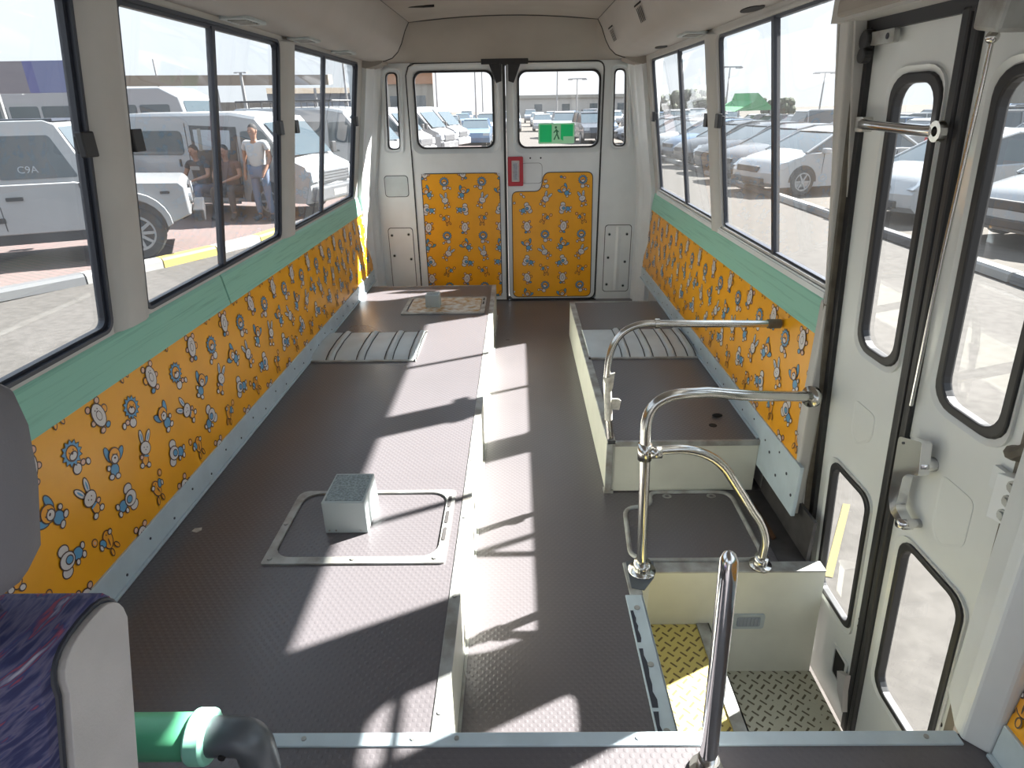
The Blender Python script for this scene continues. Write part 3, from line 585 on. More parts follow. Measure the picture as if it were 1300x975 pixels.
dL, fL = reardoor(1, -0.615, -0.006, (-0.577, -0.074, 1.02, 1.475), 'left rear door with square window and orange printed panel')
q = MB(); lp_ = rrect(-0.566, -0.046, 0.03, 0.866, .03); q.prism(lp_, fL, -.004, 0); printed(q, (-.566, -.046, .03, .866), fL, -1, -.416, .809, .871, .124, .1185, .056); q.m = 0
for i, f_ in enumerate(q.v): pass
v2 = [(x, y-.004 if k >= 2*len(lp_) else y, z) for k, (x, y, z) in enumerate(q.v)]; q.v = v2
relbuild(q, 'printed_panel', PM, dL, recalc=False)
q = MB(); q.tube([fL(x, z, -.004) for x, z in lp_], .0028, 6, closed=True); relbuild(q, 'panel_edge', 'navy', dL)
dR, fR = reardoor(2, 0.004, 0.615, (0.079, 0.601, 1.015, 1.471), 'right rear door with exit sticker and red emergency handle cover')
rp_ = smoothloop([(0.034, 0.020), (0.583, 0.020), (0.570, 0.864), (0.248, 0.864), (0.225, 0.745), (0.034, 0.745)], .04)
q = MB(); q.prism(rp_, fR, -.005, 0); nb = len(q.v); printed(q, (.034, .583, .02, .864), fR, -1, .506, .811, .871, .124, .1185, .056, poly=rp_)
q.v = [(x, y-.005 if k >= nb else y, z) for k, (x, y, z) in enumerate(q.v)]
relbuild(q, 'printed_panel', PM, dR, recalc=False)
q = MB(); q.tube([fR(x, z, -.005) for x, z in rp_], .0028, 6, closed=True); relbuild(q, 'panel_edge', 'navy', dR)
q = MB(); q.tube([(x, 4.33, z) for x, z in smoothloop([(-0.010, 0.004), (0.614, 0.004), (.618, 1.516), (-.010, 1.516)], .05)], .005, 8, closed=True); q.box(-.014, .001, 4.320, 4.380, 0.0, 1.515); relbuild(q, 'rubber_seal', 'black', dR)
q = MB(); q.tube([(x, 4.33, z) for x, z in [(-.619, .02), (-.619, 1.45), (-.60, 1.50), (-.56, 1.518), (-.01, 1.52)]], .004, 8); relbuild(q, 'rubber_seal', 'black', dL)
q = MB(); q.ring(rrect(0.098, 0.236, .795, .925, .025), rrect(.1, .234, .797, .923, .024), fR, -.0015, -.0002); relbuild(q, 'access_outline', 'navy', dR)
q = MB()
for x in (.157, .226): q.cyl((x, 4.3335, .955), (x, 4.332, .955), .0055, 12)
relbuild(q, 'small_hole', 'hole', dR)
e = empty('emergency_handle_cover', (0.060, 4.334, 0.874)); tag(e, 'red framed emergency handle cover between the back doors', 'cover')
f = lambda x, z, w: (x, -w, z)
q = MB(); q.ring(rrect(-.050, .050, -.092, .092, .008), rrect(-.026, .026, -.066, .068, .004), f, 0, .022); q.build('red_frame', 'red', e, bevel=.004)
q = MB(); q.prism(rrect(-.027, .027, -.067, .069, .004), f, 0, .010); q.build('white_backing', 'pwhite', e)
q = MB(); q.prism(rrect(-.017, .017, -.056, .058, .002), f, .010, .012); q.build('notice_label', 'labelw', e)
q = MB()
for k in range(3): q.box(-.011+.008*k, -.0085+.008*k, -.0127, -.0121, -.05, .05)
q.build('tiny_print', 'cblue', e)
e = empty('exit_sticker', (0.327, 4.345, 1.102)); tag(e, 'green and white emergency exit sticker on the right back window', 'sticker')
q = MB(); q.prism(rrect(-.117, .117, -.062, .062, .008), f, 0, .0012); q.build('pale_border', 'spale', e)
q = MB(); q.prism(rrect(-.108, -.030, -.052, .053, .003), f, .0012, .0018); q.prism([(.028, .053), (.107, .053), (.107, -.018), (.045, -.018), (.045, -.045), (.028, -.035)], f, .0012, .0018); q.build('green_field', 'sgreen', e)
q = MB(); q.prism(ell(-.004, .036, .007, .008), f, .0012, .0018)
for a in (((-.006, .026), (.004, .026), (.010, -.004), (.0, -.006)), ((.0, -.004), (.010, -.006), (.022, -.034), (.012, -.036)), ((-.002, -.004), (.006, -.002), (-.012, -.040), (-.019, -.036)), ((-.006, .022), (-.020, .006), (-.016, .002), (-.002, .014)), ((.004, .022), (.016, .012), (.012, .006), (.002, .014))): q.prism(a, f, .0012, .0018)
q.build('running_figure', 'sdark', e)
q = MB(); q.box(.048, .104, -.0018, -.0012, -.050, -.028); q.build('caption_strip', 'spale', e)
# top hinge block
e = empty('door_closer', (0, 4.322, 1.515)); tag(e, 'black metal catch bracket above the back doors', 'bracket')
q = MB(); q.box(-.145, .145, -.022, .006, -.010, .022); q.build('top_bar', 'black', e, bevel=.003)
for s_ in (-1, 1):
    q = MB(); q.hexa([(s_*.022, -.02, -.105), (s_*.055, -.02, -.115), (s_*.055, .006, -.115), (s_*.022, .006, -.105)], [(s_*.022, -.02, -.008), (s_*.098, -.02, -.008), (s_*.098, .006, -.008), (s_*.022, .006, -.008)]); q.build('catch_block', 'black', e, bevel=.003)
q = MB(); q.box(-.62, .62, 4.30, 4.35, -.012, .002); q.ring(rrect(-.67, .67, -.04, 1.57, .06), rrect(-.600, .600, .015, 1.500, .06), rear, .045, .055); struct(q.build('trim_6', 'black'), 'black rubber threshold and frame seal of the back doors')

# ------------------------------------------------------------------ ceiling and ducts
DP = [(0.535, 1.712), (0.56, 1.668), (0.585, 1.605), (0.61, 1.562), (0.645, 1.532), (0.69, 1.518), (0.76, 1.513), (0.835, 1.522), (0.835, 1.512)]
q = MB(); rings = []
for y in (-1.6, 0.5, 2.5, 4.05):
    rings.append([(x, y, 1.738-0.03*(x/0.545)**2) for x in [-.545+.109*k for k in range(11)]]+[(x, y, 1.80) for x in (.545, -.545)])
q.loft(rings); struct(q.build('ceiling', 'headliner', smooth=True), 'beige headliner ceiling panel')
for sg, nm, ya in ((-1, 'left', -1.6), (1, 'right', 1.60)):
    e = empty('overhead_duct', (sg*.7, 2.5, 1.5)); tag(e, 'rounded grey overhead duct running along the %s side of the roof' % nm, 'duct')
    ys = [ya, 4.05] if sg < 0 else [1.60, 1.615, 1.65, 4.05]
    rings = []
    for y in ys:
        k = 1.0 if sg < 0 else {1.60: .55, 1.615: .8, 1.65: 1.0, 4.05: 1.0}[y]
        rings.append([(sg*x, y, 1.80-(1.80-z)*k if x < .84 else z) for x, z in DP]+[(sg*.912, y, 1.512), (sg*.912, y, 1.8), (sg*.535, y, 1.8)])
    q = MB(); q.loft(rings); relbuild(q, 'duct_shell', 'duct', e, smooth=True)
    q = MB()
    q.tube([(sg*.535, ya, 1.711), (sg*.535, 4.05, 1.711)], .003, 6); relbuild(q, 'joint_line', 'grime_shade', e)
    # lamps / vents under the duct
    for (x, y, kind) in ([(-.755, 2.17, 0), (-.755, 2.76, 0), (-.755, 3.37, 0), (-.755, 1.45, 0)] if sg < 0 else [(.765, 2.12, 1), (.765, 2.80, 0), (.765, 3.38, 1)]):
        fl = empty('duct_vent', (0, 0, 0)); fl.parent = e
        fd = lambda a, b, w, x=x, y=y: (sg*(abs(x)+a), y+b, 1.513-w)
        if kind == 0:
            q = MB(); q.ring(rrect(-.045, .045, -.085, .085, .02), rrect(-.03, .03, -.06, .06, .012), fd, -.004, .005); relbuild(q, 'vent_frame', 'boxgrey', fl, bevel=.002)
            q = MB()
            for k in range(5): q.box(*sorted((sg*(abs(x)-.028), sg*(abs(x)+.028))), y-.05+.022*k, y-.041+.022*k, 1.506, 1.511)
            relbuild(q, 'vent_slat', 'steel', fl)
            q = MB(); q.prism(rrect(-.03, .03, -.06, .06, .012), fd, -.004, -.0005); relbuild(q, 'vent_recess', 'grime_shade', fl)
        else:
            q = MB(); q.prism(ell(0, 0, .026, .075), fd, -.006, .0015); relbuild(q, 'vent_opening', 'hole', fl)
    if sg > 0:
        for (y, z) in ((2.95, 1.60), (3.75, 1.60)):
            q = MB()
            n = Vector((-(1.605-1.668), 0, (0.585-0.56))).normalized()
            for k in range(4):
                y0 = y-.055+.030*k
                q.add([(0.575-.004, y0, 1.63-.004), (0.575-.004, y0+.014, 1.63-.004), (0.6-.004, y0+.014, 1.578-.004), (0.6-.004, y0, 1.578-.004)], [(0, 1, 2, 3)])
            q.box(.566, .569, y-.065, y+.07, 1.634, 1.640)
            relbuild(q, 'grille_slot', 'hole', e)
# rear header
xs = []
top = [(x, z) for x, z in reversed(DP)]
top = [(0.84, 1.52)]+[(x, z) for x, z in reversed(DP[:-2])]
full = [(-x, z) for x, z in top]+[(x, 1.738-0.03*(x/0.545)**2) for x in [-.436+.109*k for k in range(9)]]+[(x, z) for x, z in reversed(top)]
rows = []
for t, yy in ((0, 4.05), (.15, 4.075), (.4, 4.16), (.7, 4.24), (.9, 4.29), (1, 4.322), (1.02, 4.34)):
    row = []
    for (x, z) in full:
        zb = 1.522; xb = x*1.0 if abs(x) < .5 else x
        tt = min(1, t**0.9)
        row.append((xb, yy, z*(1-tt)+zb*tt if t <= 1 else zb-.004))
    rows.append(row)
q = MB(); q.loft(rows, caps=False, close=False)
hd = q.build('rear_header', 'headliner', smooth=True); tag(hd, 'beige sloping header panel above the back doors', 'panel')
q = MB(); q.tube([(x, 4.048, z-.002) for x, z in full[1:-1]], .0035, 6); q.build('joint_line', 'grime_shade', hd)
q = MB()
for x in (-.28, -.08, .115, .3): q.cyl((x, 4.29, 1.552), (x, 4.283, 1.550), .004, 8)
q.build('screw', 'grime_shade', hd)
q = MB(); q.prism([(0.5*.13*math.cos(2*PI*k/14)*(1+.25*math.sin(3*k)), .017*math.sin(2*PI*k/14)*(1+.3*math.cos(2*k))) for k in range(14)], lambda x, y, w: (x-.40, y+3.55, 1.7205+w), -.004, .012); tag(q.build('torn_hole', 'hole'), 'dark ragged hole in the ceiling panel', 'hole')
for sg in (-1, 1):
    q = MB(); q.loft([[(sg*x, y, z) for x, z in ((.70, 1.520), (.70, 1.506), (.74, 1.490), (.80, 1.478), (.84, 1.490), (.85, 1.520))] for y in (4.02, 4.20)]+[[(sg*(x*.6+.30), 4.318, z*.5+.76) for x, z in ((.70, 1.520), (.70, 1.506), (.74, 1.490), (.80, 1.478), (.84, 1.490), (.85, 1.520))]])
    tag(q.build('corner_cap', 'headliner', smooth=True), 'beige trim cap in the top %s rear corner above the narrow window' % ('left' if sg < 0 else 'right'), 'cap')
q = MB(); q.box(-.94, .94, -1.6, 4.38, 1.80, 1.84); struct(q.build('roof', 'white'), 'outer roof of the bus')
# front end behind the camera
q = MB(); q.plate([(-.985, -.5), (.985, -.5), (.985, 1.8), (-.985, 1.8)], [rrect(-.86, .86, .62, 1.52, .08)], lambda x, z, w: (x, -1.6+w, z), -.05, 0); struct(q.build('wall_front', 'pillar'), 'front end of the bus with the windscreen opening')
q = MB(); q.add([(-.87, -1.62, .61), (.87, -1.62, .61), (.87, -1.62, 1.53), (-.87, -1.62, 1.53)], [(0, 1, 2, 3)]); struct(q.build('window_10', 'wglass', recalc=False), 'windscreen')

# ------------------------------------------------------------------ entrance door (folding, two leaves)
d3 = empty('door_3'); struct(d3, 'white two leaf folding entrance door with four windows')
def leaf(y0, y1, w_up, w_lo, nm):
    q = MB(); up = rrect(*w_up, .045); lo = rrect(*w_lo, [.03, .03, .035, .035]) if nm == 0 else rrect(*w_lo, .04)
    q.plate([(y0, -.43), (y1, -.43), (y1, 1.405), (y0, 1.405)], [contour_scale(up, .018), contour_scale(lo, .014)], doorfn, 0, .014)
    lf = q.build('door_leaf', 'door_white', d3)
    for lp_, sc in ((up, .018), (lo, .014)):
        q = MB(); q.ring(contour_scale(lp_, sc+.012), contour_scale(lp_, sc+.002), doorfn, 0, -.006, wi0=0, wi1=-.001); q.build('pressed_rim', 'door_white', lf, smooth=True)
        q = MB(); q.ring(contour_scale(lp_, sc), contour_scale(lp_, -.002), doorfn, .016, -.006); q.build('window_seal', 'black', lf, bevel=.004)
        q = MB(); q.add([doorfn(a, b, .010) for a, b in contour_scale(lp_, .002)], [tuple(range(len(lp_)))]); q.build('window_pane', 'dglass', lf, recalc=False)
    return lf
lA = leaf(1.275, 1.585, (1.325, 1.468, .712, 1.295), (1.335, 1.515, -.09, .33), 0)
lB = leaf(0.925, 1.225, (.985, 1.150, .71, 1.295), (.970, 1.168, -.12, .33), 1)
lA['label'] = 'rear door leaf beside the window'; lB['label'] = 'front door leaf carrying the chrome handle'
q = MB()
for (a, b, w) in ((1.249, 1.277, -.012), (1.222, 1.245, -.012)): q.plate([(a, -.42), (b, -.42), (b, 1.41), (a, 1.41)], [], doorfn, w, .03)
q.build('centre_seal', 'black', d3, bevel=.006)
q = MB(); q.plate([(1.244, -.42), (1.25, -.42), (1.25, 1.40), (1.244, 1.40)], [], doorfn, .0, .03); q.build('seal_groove', 'hole', d3)
q = MB(); q.plate([(1.583, -.43), (1.606, -.43), (1.606, 1.41), (1.583, 1.41)], [], doorfn, -.012, .03); q.build('hinge_seal', 'black', d3)
q = MB(); q.plate([(1.225, 1.40), (1.60, 1.40), (1.60, 1.43), (1.225, 1.43)], [], doorfn, -.01, .03); q.plate([(.90, 1.40), (1.225, 1.40), (1.225, 1.43), (.90, 1.43)], [], doorfn, -.01, .03); q.build('top_seal', 'black', d3)
q = MB(); q.plate([(.903, -.20), (.926, -.20), (.926, 1.40), (.903, 1.40)], [], doorfn, -.008, .03); q.build('front_seal', 'brown', d3)
for (ya, yb, za, zb) in ((1.36, 1.46, .44, .56), (1.0, 1.10, .40, .56)):
    q = MB(); q.ring(smoothloop([(ya, zb), (ya, za+.05), (yb-.03, za), (yb, za+.03), (yb, zb)], .02), smoothloop([(ya+.006, zb-.006), (ya+.006, za+.055), (yb-.032, za+.008), (yb-.006, za+.034), (yb-.006, zb-.006)], .018), doorfn, 0, -.0012, wi1=-.0002); q.build('pressed_groove', 'door_white', lA if ya > 1.2 else lB, smooth=True)
q = MB(); q.ring(rrect(1.30, 1.385, -.32, -.20, .008), rrect(1.312, 1.373, -.308, -.212, .006), doorfn, 0, -.004); q.build('vent_frame', 'door_white', lA)
q = MB(); q.prism(rrect(1.312, 1.373, -.308, -.212, .006), doorfn, -.001, 0); q.build('vent_hole', 'hole', lA)
q = MB()
for (y, z, r) in ((1.545, -.30, .012), (1.288, -.02, .004), (1.288, -.045, .004)): q.prism(ell(y, z, r, r*1.3), doorfn, -.001, 0)
q.build('plug_hole', 'hole', lA)
q = MB()
for (y, z, r) in ((.945, .02, .005), (.945, -.01, .005)): q.prism(ell(y, z, r, r*1.3), doorfn, -.001, 0)
q.build('plug_hole', 'hole', lB)
q = MB(); q.prism([(1.262, -.20), (1.305, -.23), (1.29, -.29), (1.25, -.33), (1.262, -.26)], doorfn, -.028, -.013); q.build('torn_flap', 'vinylgrey', lA)
# door jambs
q = MB(); q.plate([(1.606, -.43), (1.632, -.43), (1.632, 1.45), (1.606, 1.45)], [], doorfn, -.028, .02); struct(q.build('trim_7', 'brown', bevel=.004), 'brown worn seal post on the rear side of the entrance door')
q = MB(); q.hexa([(0.900, 1.60, .10), (.935, 1.60, .10), (.935, 1.665, .10), (.903, 1.665, .10)], [(.89, 1.61, .765), (.935, 1.61, .765), (.935, 1.672, .765), (.905, 1.672, .765)])
q.hexa([(.885, 1.61, .765), (.935, 1.61, .765), (.935, 1.672, .765), (.915, 1.672, .765)], [(.81, 1.61, 1.50), (.86, 1.61, 1.50), (.86, 1.672, 1.50), (.815, 1.672, 1.50)])
struct(q.build('trim_8', 'pillar', bevel=.006), 'beige corner post between the large right window and the door')
q = MB(); q.prism([(.892, .744), (.985, .744), (.985, .902), (.935, .902), (.90, .872), (.866, .80), (.862, .775)], lambda x, y, w: (x-.06*max(0, w-.2)/1.3, y, w), .2045, 1.5)
struct(q.build('trim_9', 'white', bevel=.005), 'white pillar at the front side of the entrance door')
q = MB(); q.box(.79, .95, .80, 1.62, 1.432, 1.47); struct(q.build('trim_10', 'headliner', bevel=.008), 'beige header over the entrance door')
# hardware on the door
e = empty('grab_bar', (.87, 1.40, 1.21)); tag(e, 'short chrome bar across the upper rear door window', 'bar')
q = MB(); q.tube([(.872, 1.562, 1.213), (.860, 1.545, 1.213), (.856, 1.45, 1.211), (.856, 1.30, 1.207), (.858, 1.272, 1.207)], [.012, .011, .010, .011, .012], 12); relbuild(q, 'bar', 'chrome', e, smooth=True)
q = MB(); q.ring([(1.258+.018*math.cos(2*PI*k/18), 1.207+.019*math.sin(2*PI*k/18)) for k in range(18)], [(1.258+.009*math.cos(2*PI*k/18), 1.207+.009*math.sin(2*PI*k/18)) for k in range(18)], doorfn, -.036, -.022); q.prism(smoothloop([(1.59, 1.228), (1.548, 1.228), (1.548, 1.196), (1.59, 1.196)], .006), doorfn, -.022, 0); relbuild(q, 'end_bracket', 'brushed', e)
e = empty('door_bracket', (.86, 1.52, 1.38)); tag(e, 'small steel catch with rubber buffer at the top of the door', 'bracket')
q = MB(); q.prism(rrect(1.468, 1.560, 1.372, 1.398, .004), doorfn, -.022, -.010); relbuild(q, 'catch_plate', 'steel', e, bevel=.001)
q = MB(); q.cyl((.86, 1.575, 1.385), (.84, 1.575, 1.385), .02); q.cyl((.86, 1.575, 1.355), (.84, 1.575, 1.355), .017); relbuild(q, 'rubber_buffer', 'black', e, bevel=.003)
q = MB(); q.cyl((.851, 1.492, 1.385), (.848, 1.492, 1.385), .006); relbuild(q, 'screw', 'navy', e)
e = empty('door_actuator', (.82, 1.10, 1.38)); tag(e, 'silver door motor housing with thin rod above the front leaf', 'actuator')
q = MB(); q.prism([(1.085, 1.352), (1.146, 1.362), (1.150, 1.424), (1.075, 1.424)], lambda y, z, w: (.80+w, y, z), 0, .05); relbuild(q, 'housing', 'steel', e, bevel=.006)
q = MB(); q.tube([(.84, 1.150, 1.36), (.852, 1.165, 1.30), (.885, 1.198, 1.0), (.915, 1.215, .66)], .004, 10); q.ball((.84, 1.150, 1.352), .010); relbuild(q, 'rod', 'brushed', e, smooth=True)
# chrome handle
e = empty('door_handle', (.90, 1.15, .5)); e.parent = d3; e['label'] = 'large chrome pull handle on the front door leaf'
hf = lambda y, z, w: (0.982-.08*z-.040+w, y, z)
q = MB(); q.plate(smoothloop([(1.198, .594), (1.120, .622), (1.112, .545), (1.145, .532), (1.160, .515), (1.165, .43), (1.125, .415), (1.125, .396), (1.182, .408), (1.196, .44)], .010), [], hf, 0, .022); relbuild(q, 'grip_plate', 'chrome', e, bevel=.004, smooth=True)
q = MB(); q.cyl((.945, 1.128, .565), (.900, 1.128, .565), .015); q.cyl((.95, 1.135, .41), (.90, 1.135, .41), .010); relbuild(q, 'spindle', 'chrome', e, smooth=True)
q = MB(); q.cyl((.8955, 1.178, .588), (.893, 1.178, .588), .003, 8); relbuild(q, 'screw', 'navy', e)
# hinge
e = empty('door_hinge', (.90, .89, .64)); e.parent = d3; e['label'] = 'white bolted hinge plate on the pillar at the right picture edge'
q = MB(); q.prism([(.925, .672), (.868, .690), (.86, .60), (.918, .586)], lambda y, z, w: (.905-w, y, z), -.02, .012); q.prism(rrect(.928, .965, .62, .665, .004), doorfn, -.012, -.002); relbuild(q, 'plate', 'white', e, bevel=.002)
q = MB()
for (y, z) in ((.885, .668), (.885, .640), (.885, .612)): q.cyl((.893, y, z), (.886, y, z), .007, 6); q.cyl((.893, y, z), (.890, y, z), .011, 12)
relbuild(q, 'bolt', 'steel', e)
q = MB(); q.tube([(.925, .945, .700), (.915, .92, .712), (.91, .89, .74), (.905, .87, .80)], .014, 8); relbuild(q, 'rubber_curl', 'brown', e, smooth=True)

# ------------------------------------------------------------------ handrails
def flange(q, x, y, z, r=.033): q.cyl((x, y, z), (x, y, z+.008), r, 20); q.cyl((x, y, z), (x, y, z+.035), r*.62, 16)
e = empty('entrance_handrail', (.42, 1.46, 0)); tag(e, 'curved steel handrail with lower loop beside the entrance steps', 'handrail')
q = MB(); p_ = [(.424, 1.455, .006), (.408, 1.46, .40), (.404, 1.46, .47)]+[tuple(v) for v in bez((.404, 1.46, .48), (.402, 1.462, .575), (.50, 1.47, .574), 10)]+[(.56, 1.48, .573), (.70, 1.515, .545), (.893, 1.585, .508)]
q.tube(p_, .0145, 16); relbuild(q, 'upper_rail', 'brushed', e, smooth=True)
q = MB(); p_ = [(.412, 1.46, .408), (.47, 1.46, .414)]+[tuple(v) for v in bez((.50, 1.46, .415), (.585, 1.46, .412), (.635, 1.46, .345), 8)]+[(.69, 1.46, .262)]+[tuple(v) for v in bez((.725, 1.462, .208), (.772, 1.465, .15), (.778, 1.468, .09), 8)]+[(.779, 1.475, .006)]
q.tube(p_, .0125, 16); relbuild(q, 'lower_loop', 'brushed', e, smooth=True)
q = MB(); flange(q, .425, 1.455, .006, .040); flange(q, .779, 1.475, .006, .032); q.cyl((.407, 1.46, .385), (.4055, 1.46, .432), .019, 16); q.cyl((.42, 1.455, .408), (.45, 1.455, .41), .017, 12)
q.cyl((.880, 1.58, .510), (.893, 1.585, .508), .030, 20); relbuild(q, 'flange', 'brushed', e, smooth=True)
q = MB(); q.plate([(.383, 1.385), (.418, 1.375), (.455, 1.425), (.468, 1.497), (.385, 1.497)], [], flat(0.006), -.0, .003); relbuild(q, 'base_plate', 'gpipe', e)
e = empty('platform_handrail', (.37, 1.9, .204)); tag(e, 'thin steel handrail with taped post on the right platform edge', 'handrail')
q = MB(); p_ = [(.384, 1.897, .20), (.372, 1.90, .30), (.361, 1.90, .42), (.363, 1.90, .48)]+[tuple(v) for v in bez((.366, 1.9, .51), (.385, 1.9, .622), (.49, 1.9, .622), 10)]+[(.55, 1.9, .621), (.87, 1.9, .617)]
q.tube(p_, .0115, 14); relbuild(q, 'rail', 'brushed', e, smooth=True)
q = MB(); q.cyl((.505, 1.9, .622), (.520, 1.9, .6215), .016, 14); relbuild(q, 'collar', 'brushed', e, smooth=True)
q = MB(); q.cyl((.865, 1.9, .617), (.905, 1.9, .617), .015, 14); relbuild(q, 'end_sleeve', 'brown', e, smooth=True)
q = MB(); q.cyl((.3745, 1.9, .28), (.3625, 1.9, .44), .0135, 12); q.prism([(.372, .36), (.405, .358), (.412, .352), (.408, .318), (.375, .322)], lambda x, z, w: (x, 1.895+w, z), 0, .006); q.prism([(.368, .45), (.386, .455), (.382, .40), (.372, .37)], lambda x, z, w: (x, 1.893+w, z), 0, .006); relbuild(q, 'tape_remains', 'tape', e)
e = empty('grab_post', (.385, .72, .204)); tag(e, 'chrome grab post with domed top on the front deck edge', 'handrail')
q = MB(); q.tube([(.388, .715, .205), (.388, .735, .40), (.386, .752, .60), (.385, .7545, .632), (.3845, .7553, .641), (.3843, .7556, .646)], [.0148, .0148, .0148, .0135, .009, .003], 20); relbuild(q, 'post', 'chrome', e, smooth=True)
q = MB(); flange(q, .388, .715, .204, .03); relbuild(q, 'base_flange', 'brushed', e, smooth=True)
# green padded bar
e = empty('partition_bar', (-.4, .6, .45)); tag(e, 'green padded crossbar with grey elbow behind the driver seat', 'bar')
q = MB(); q.cyl((-.86, .6, .453), (-.375, .6, .453), .031, 28); relbuild(q, 'green_pad', 'gpad', e, smooth=True)
q = MB(); q.cyl((-.395, .6, .453), (-.368, .6, .453), .037, 28); relbuild(q, 'end_ring', 'gring', e, smooth=True, bevel=.004)
q = MB(); q.tube([(-.376, .6, .453), (-.345, .6, .453)]+[tuple(v) for v in bez((-.337, .6, .453), (-.312, .6, .453), (-.311, .6, .427), 8)]+[(-.310, .6, .38)], .0265, 20); relbuild(q, 'elbow_joint', 'gpipe', e, smooth=True)
q = MB(); q.cyl((-.310, .6, .40), (-.308, .6, .205), .021, 20); q.cyl((-.308, .6, .204), (-.308, .6, .214), .04, 20); relbuild(q, 'upright', 'gpipe', e, smooth=True)
q = MB(); q.cyl((-.345, .575, .445), (-.345, .572, .445), .005, 10); q.cyl((-.310, .576, .412), (-.310, .573, .412), .005, 10); relbuild(q, 'grub_screw', 'hole', e)
# ------------------------------------------------------------------ driver seat (seen from its front, lower left)
e = empty('driver_seat', (-.6, .35, .204)); tag(e, 'driver seat with purple patterned fabric and pale grey side, lower left', 'seat')
def yb(z): return .425-(.80-z)*.35
def srings(x0, x1, t0, t1, zs, inset):
    rg = []
    for z, k in zs:
        w = (x1-x0)/2; cx = (x0+x1)/2
        rg.append([(cx+(w*k)*a, yb(z)+t0+(t1-t0)*b, z) for a, b in ((-1, .15), (-.9, 0), (.9, 0), (1, .15), (1, .85), (.95, 1), (-.95, 1), (-1, .85))])
    return rg
def backprof(of, ot, orr_):
    p = [(yb(.36)-of, .36), (yb(.60)-of, .60), (yb(.745)-of, .745)]
    c = (yb(.765)+.0475, .765); ry, rz = .0475, .040
    for k in range(13):
        t = PI-PI*k/12; e_ = .75; o_ = of if t > PI/2 else orr_
        p.append((c[0]+(ry+o_)*math.copysign(abs(math.cos(t))**e_, math.cos(t)), c[1]+(rz+ot)*abs(math.sin(t))**e_))
    return p+[(yb(.745)+.095+orr_, .745), (yb(.60)+.097+orr_, .60), (yb(.36)+.097+orr_, .36)]
q = MB(); q.prism(backprof(0, 0, 0), lambda y, z, w: (w, y, z), -.885, -.352); relbuild(q, 'backrest_shell', 'vinylgrey', e, bevel=.007)
q = MB(); q.prism(backprof(.020, .014, .002), lambda y, z, w: (w, y, z), -.880, -.361); relbuild(q, 'backrest_fabric', 'fabric', e, bevel=.006)
q = MB(); q.tube([(-.361, y, z) for y, z in backprof(.004, .003, .001)[1:-2]], .0032, 8); relbuild(q, 'piping', 'navy', e, smooth=True)
q = MB(); q.box(-.88, -.36, -.12, .33, .36, .47); relbuild(q, 'seat_cushion', 'fabric', e, bevel=.04)
q = MB(); q.box(-.82, -.42, -.05, .30, .205, .36); relbuild(q, 'seat_base', 'black', e, bevel=.01)
q = MB(); rg = []
for z, k in ((.858, .55), (.868, .80), (.89, .97), (.95, 1.02), (1.0, .98), (1.03, .86), (1.045, .6)):
    cx, hw, cy, hd = -.523, .149, .455, .045
    rg.append([(cx+hw*(1-(1-k)*.5)*math.copysign(abs(math.cos(t))**.55, math.cos(t)), cy+(z-.9)*.3+hd*k*math.copysign(abs(math.sin(t))**.7, math.sin(t)), z) for t in [2*PI*j/20 for j in range(20)]])
q.loft(rg); relbuild(q, 'headrest', 'headrest', e, smooth=True)
q = MB()
for x in (-.60, -.44): q.cyl((x, .46, .82), (x, .462, .88), .006, 10)
relbuild(q, 'headrest_post', 'chrome', e)

# ================================================================== outside
GZ = -0.75
def gstruct(q, name, m, lab): return struct(q.build(name, m), lab)
q = MB(); q.box(-260, 260, -60, 400, GZ-.3, GZ-.02); gstruct(q, 'ground', 'sand', 'dusty parking ground around the bus')
q = MB(); q.add([(-7.5, -20, GZ), (5.9, -20, GZ), (5.9, 60, GZ), (-1.0, 60, GZ), (-2.2, 22, GZ), (-4.0, 11.2, GZ), (-4.7, 9.2, GZ), (-6.1, 6.9, GZ), (-7.5, 5.6, GZ)], [tuple(range(9))]); gstruct(q, 'road', 'asphalt', 'pale asphalt lane the bus stands on')
q = MB(); q.add([(-30, 2, GZ+.10), (-7.6, 5.7, GZ+.10), (-6.2, 7.0, GZ+.10), (-4.8, 9.2, GZ+.10), (-4.1, 11.2, GZ+.10), (-2.3, 22, GZ+.10), (-1.2, 60, GZ+.10), (-30, 60, GZ+.10)], [tuple(range(8))]); gstruct(q, 'pavement', 'brick', 'reddish brick paving on the left of the lane')
kp = [(-9.2, 4.3), (-7.55, 5.65), (-6.15, 6.95), (-5.50, 7.85), (-4.95, 8.72), (-4.55, 9.55), (-4.2, 10.4), (-4.0, 11.3), (-3.75, 12.6), (-3.5, 14)]
kc = ['kwhite', 'kgrey', 'kgrey', 'kwhite', 'kyellow', 'kwhite', 'kyellow', 'kgrey', 'kyellow']
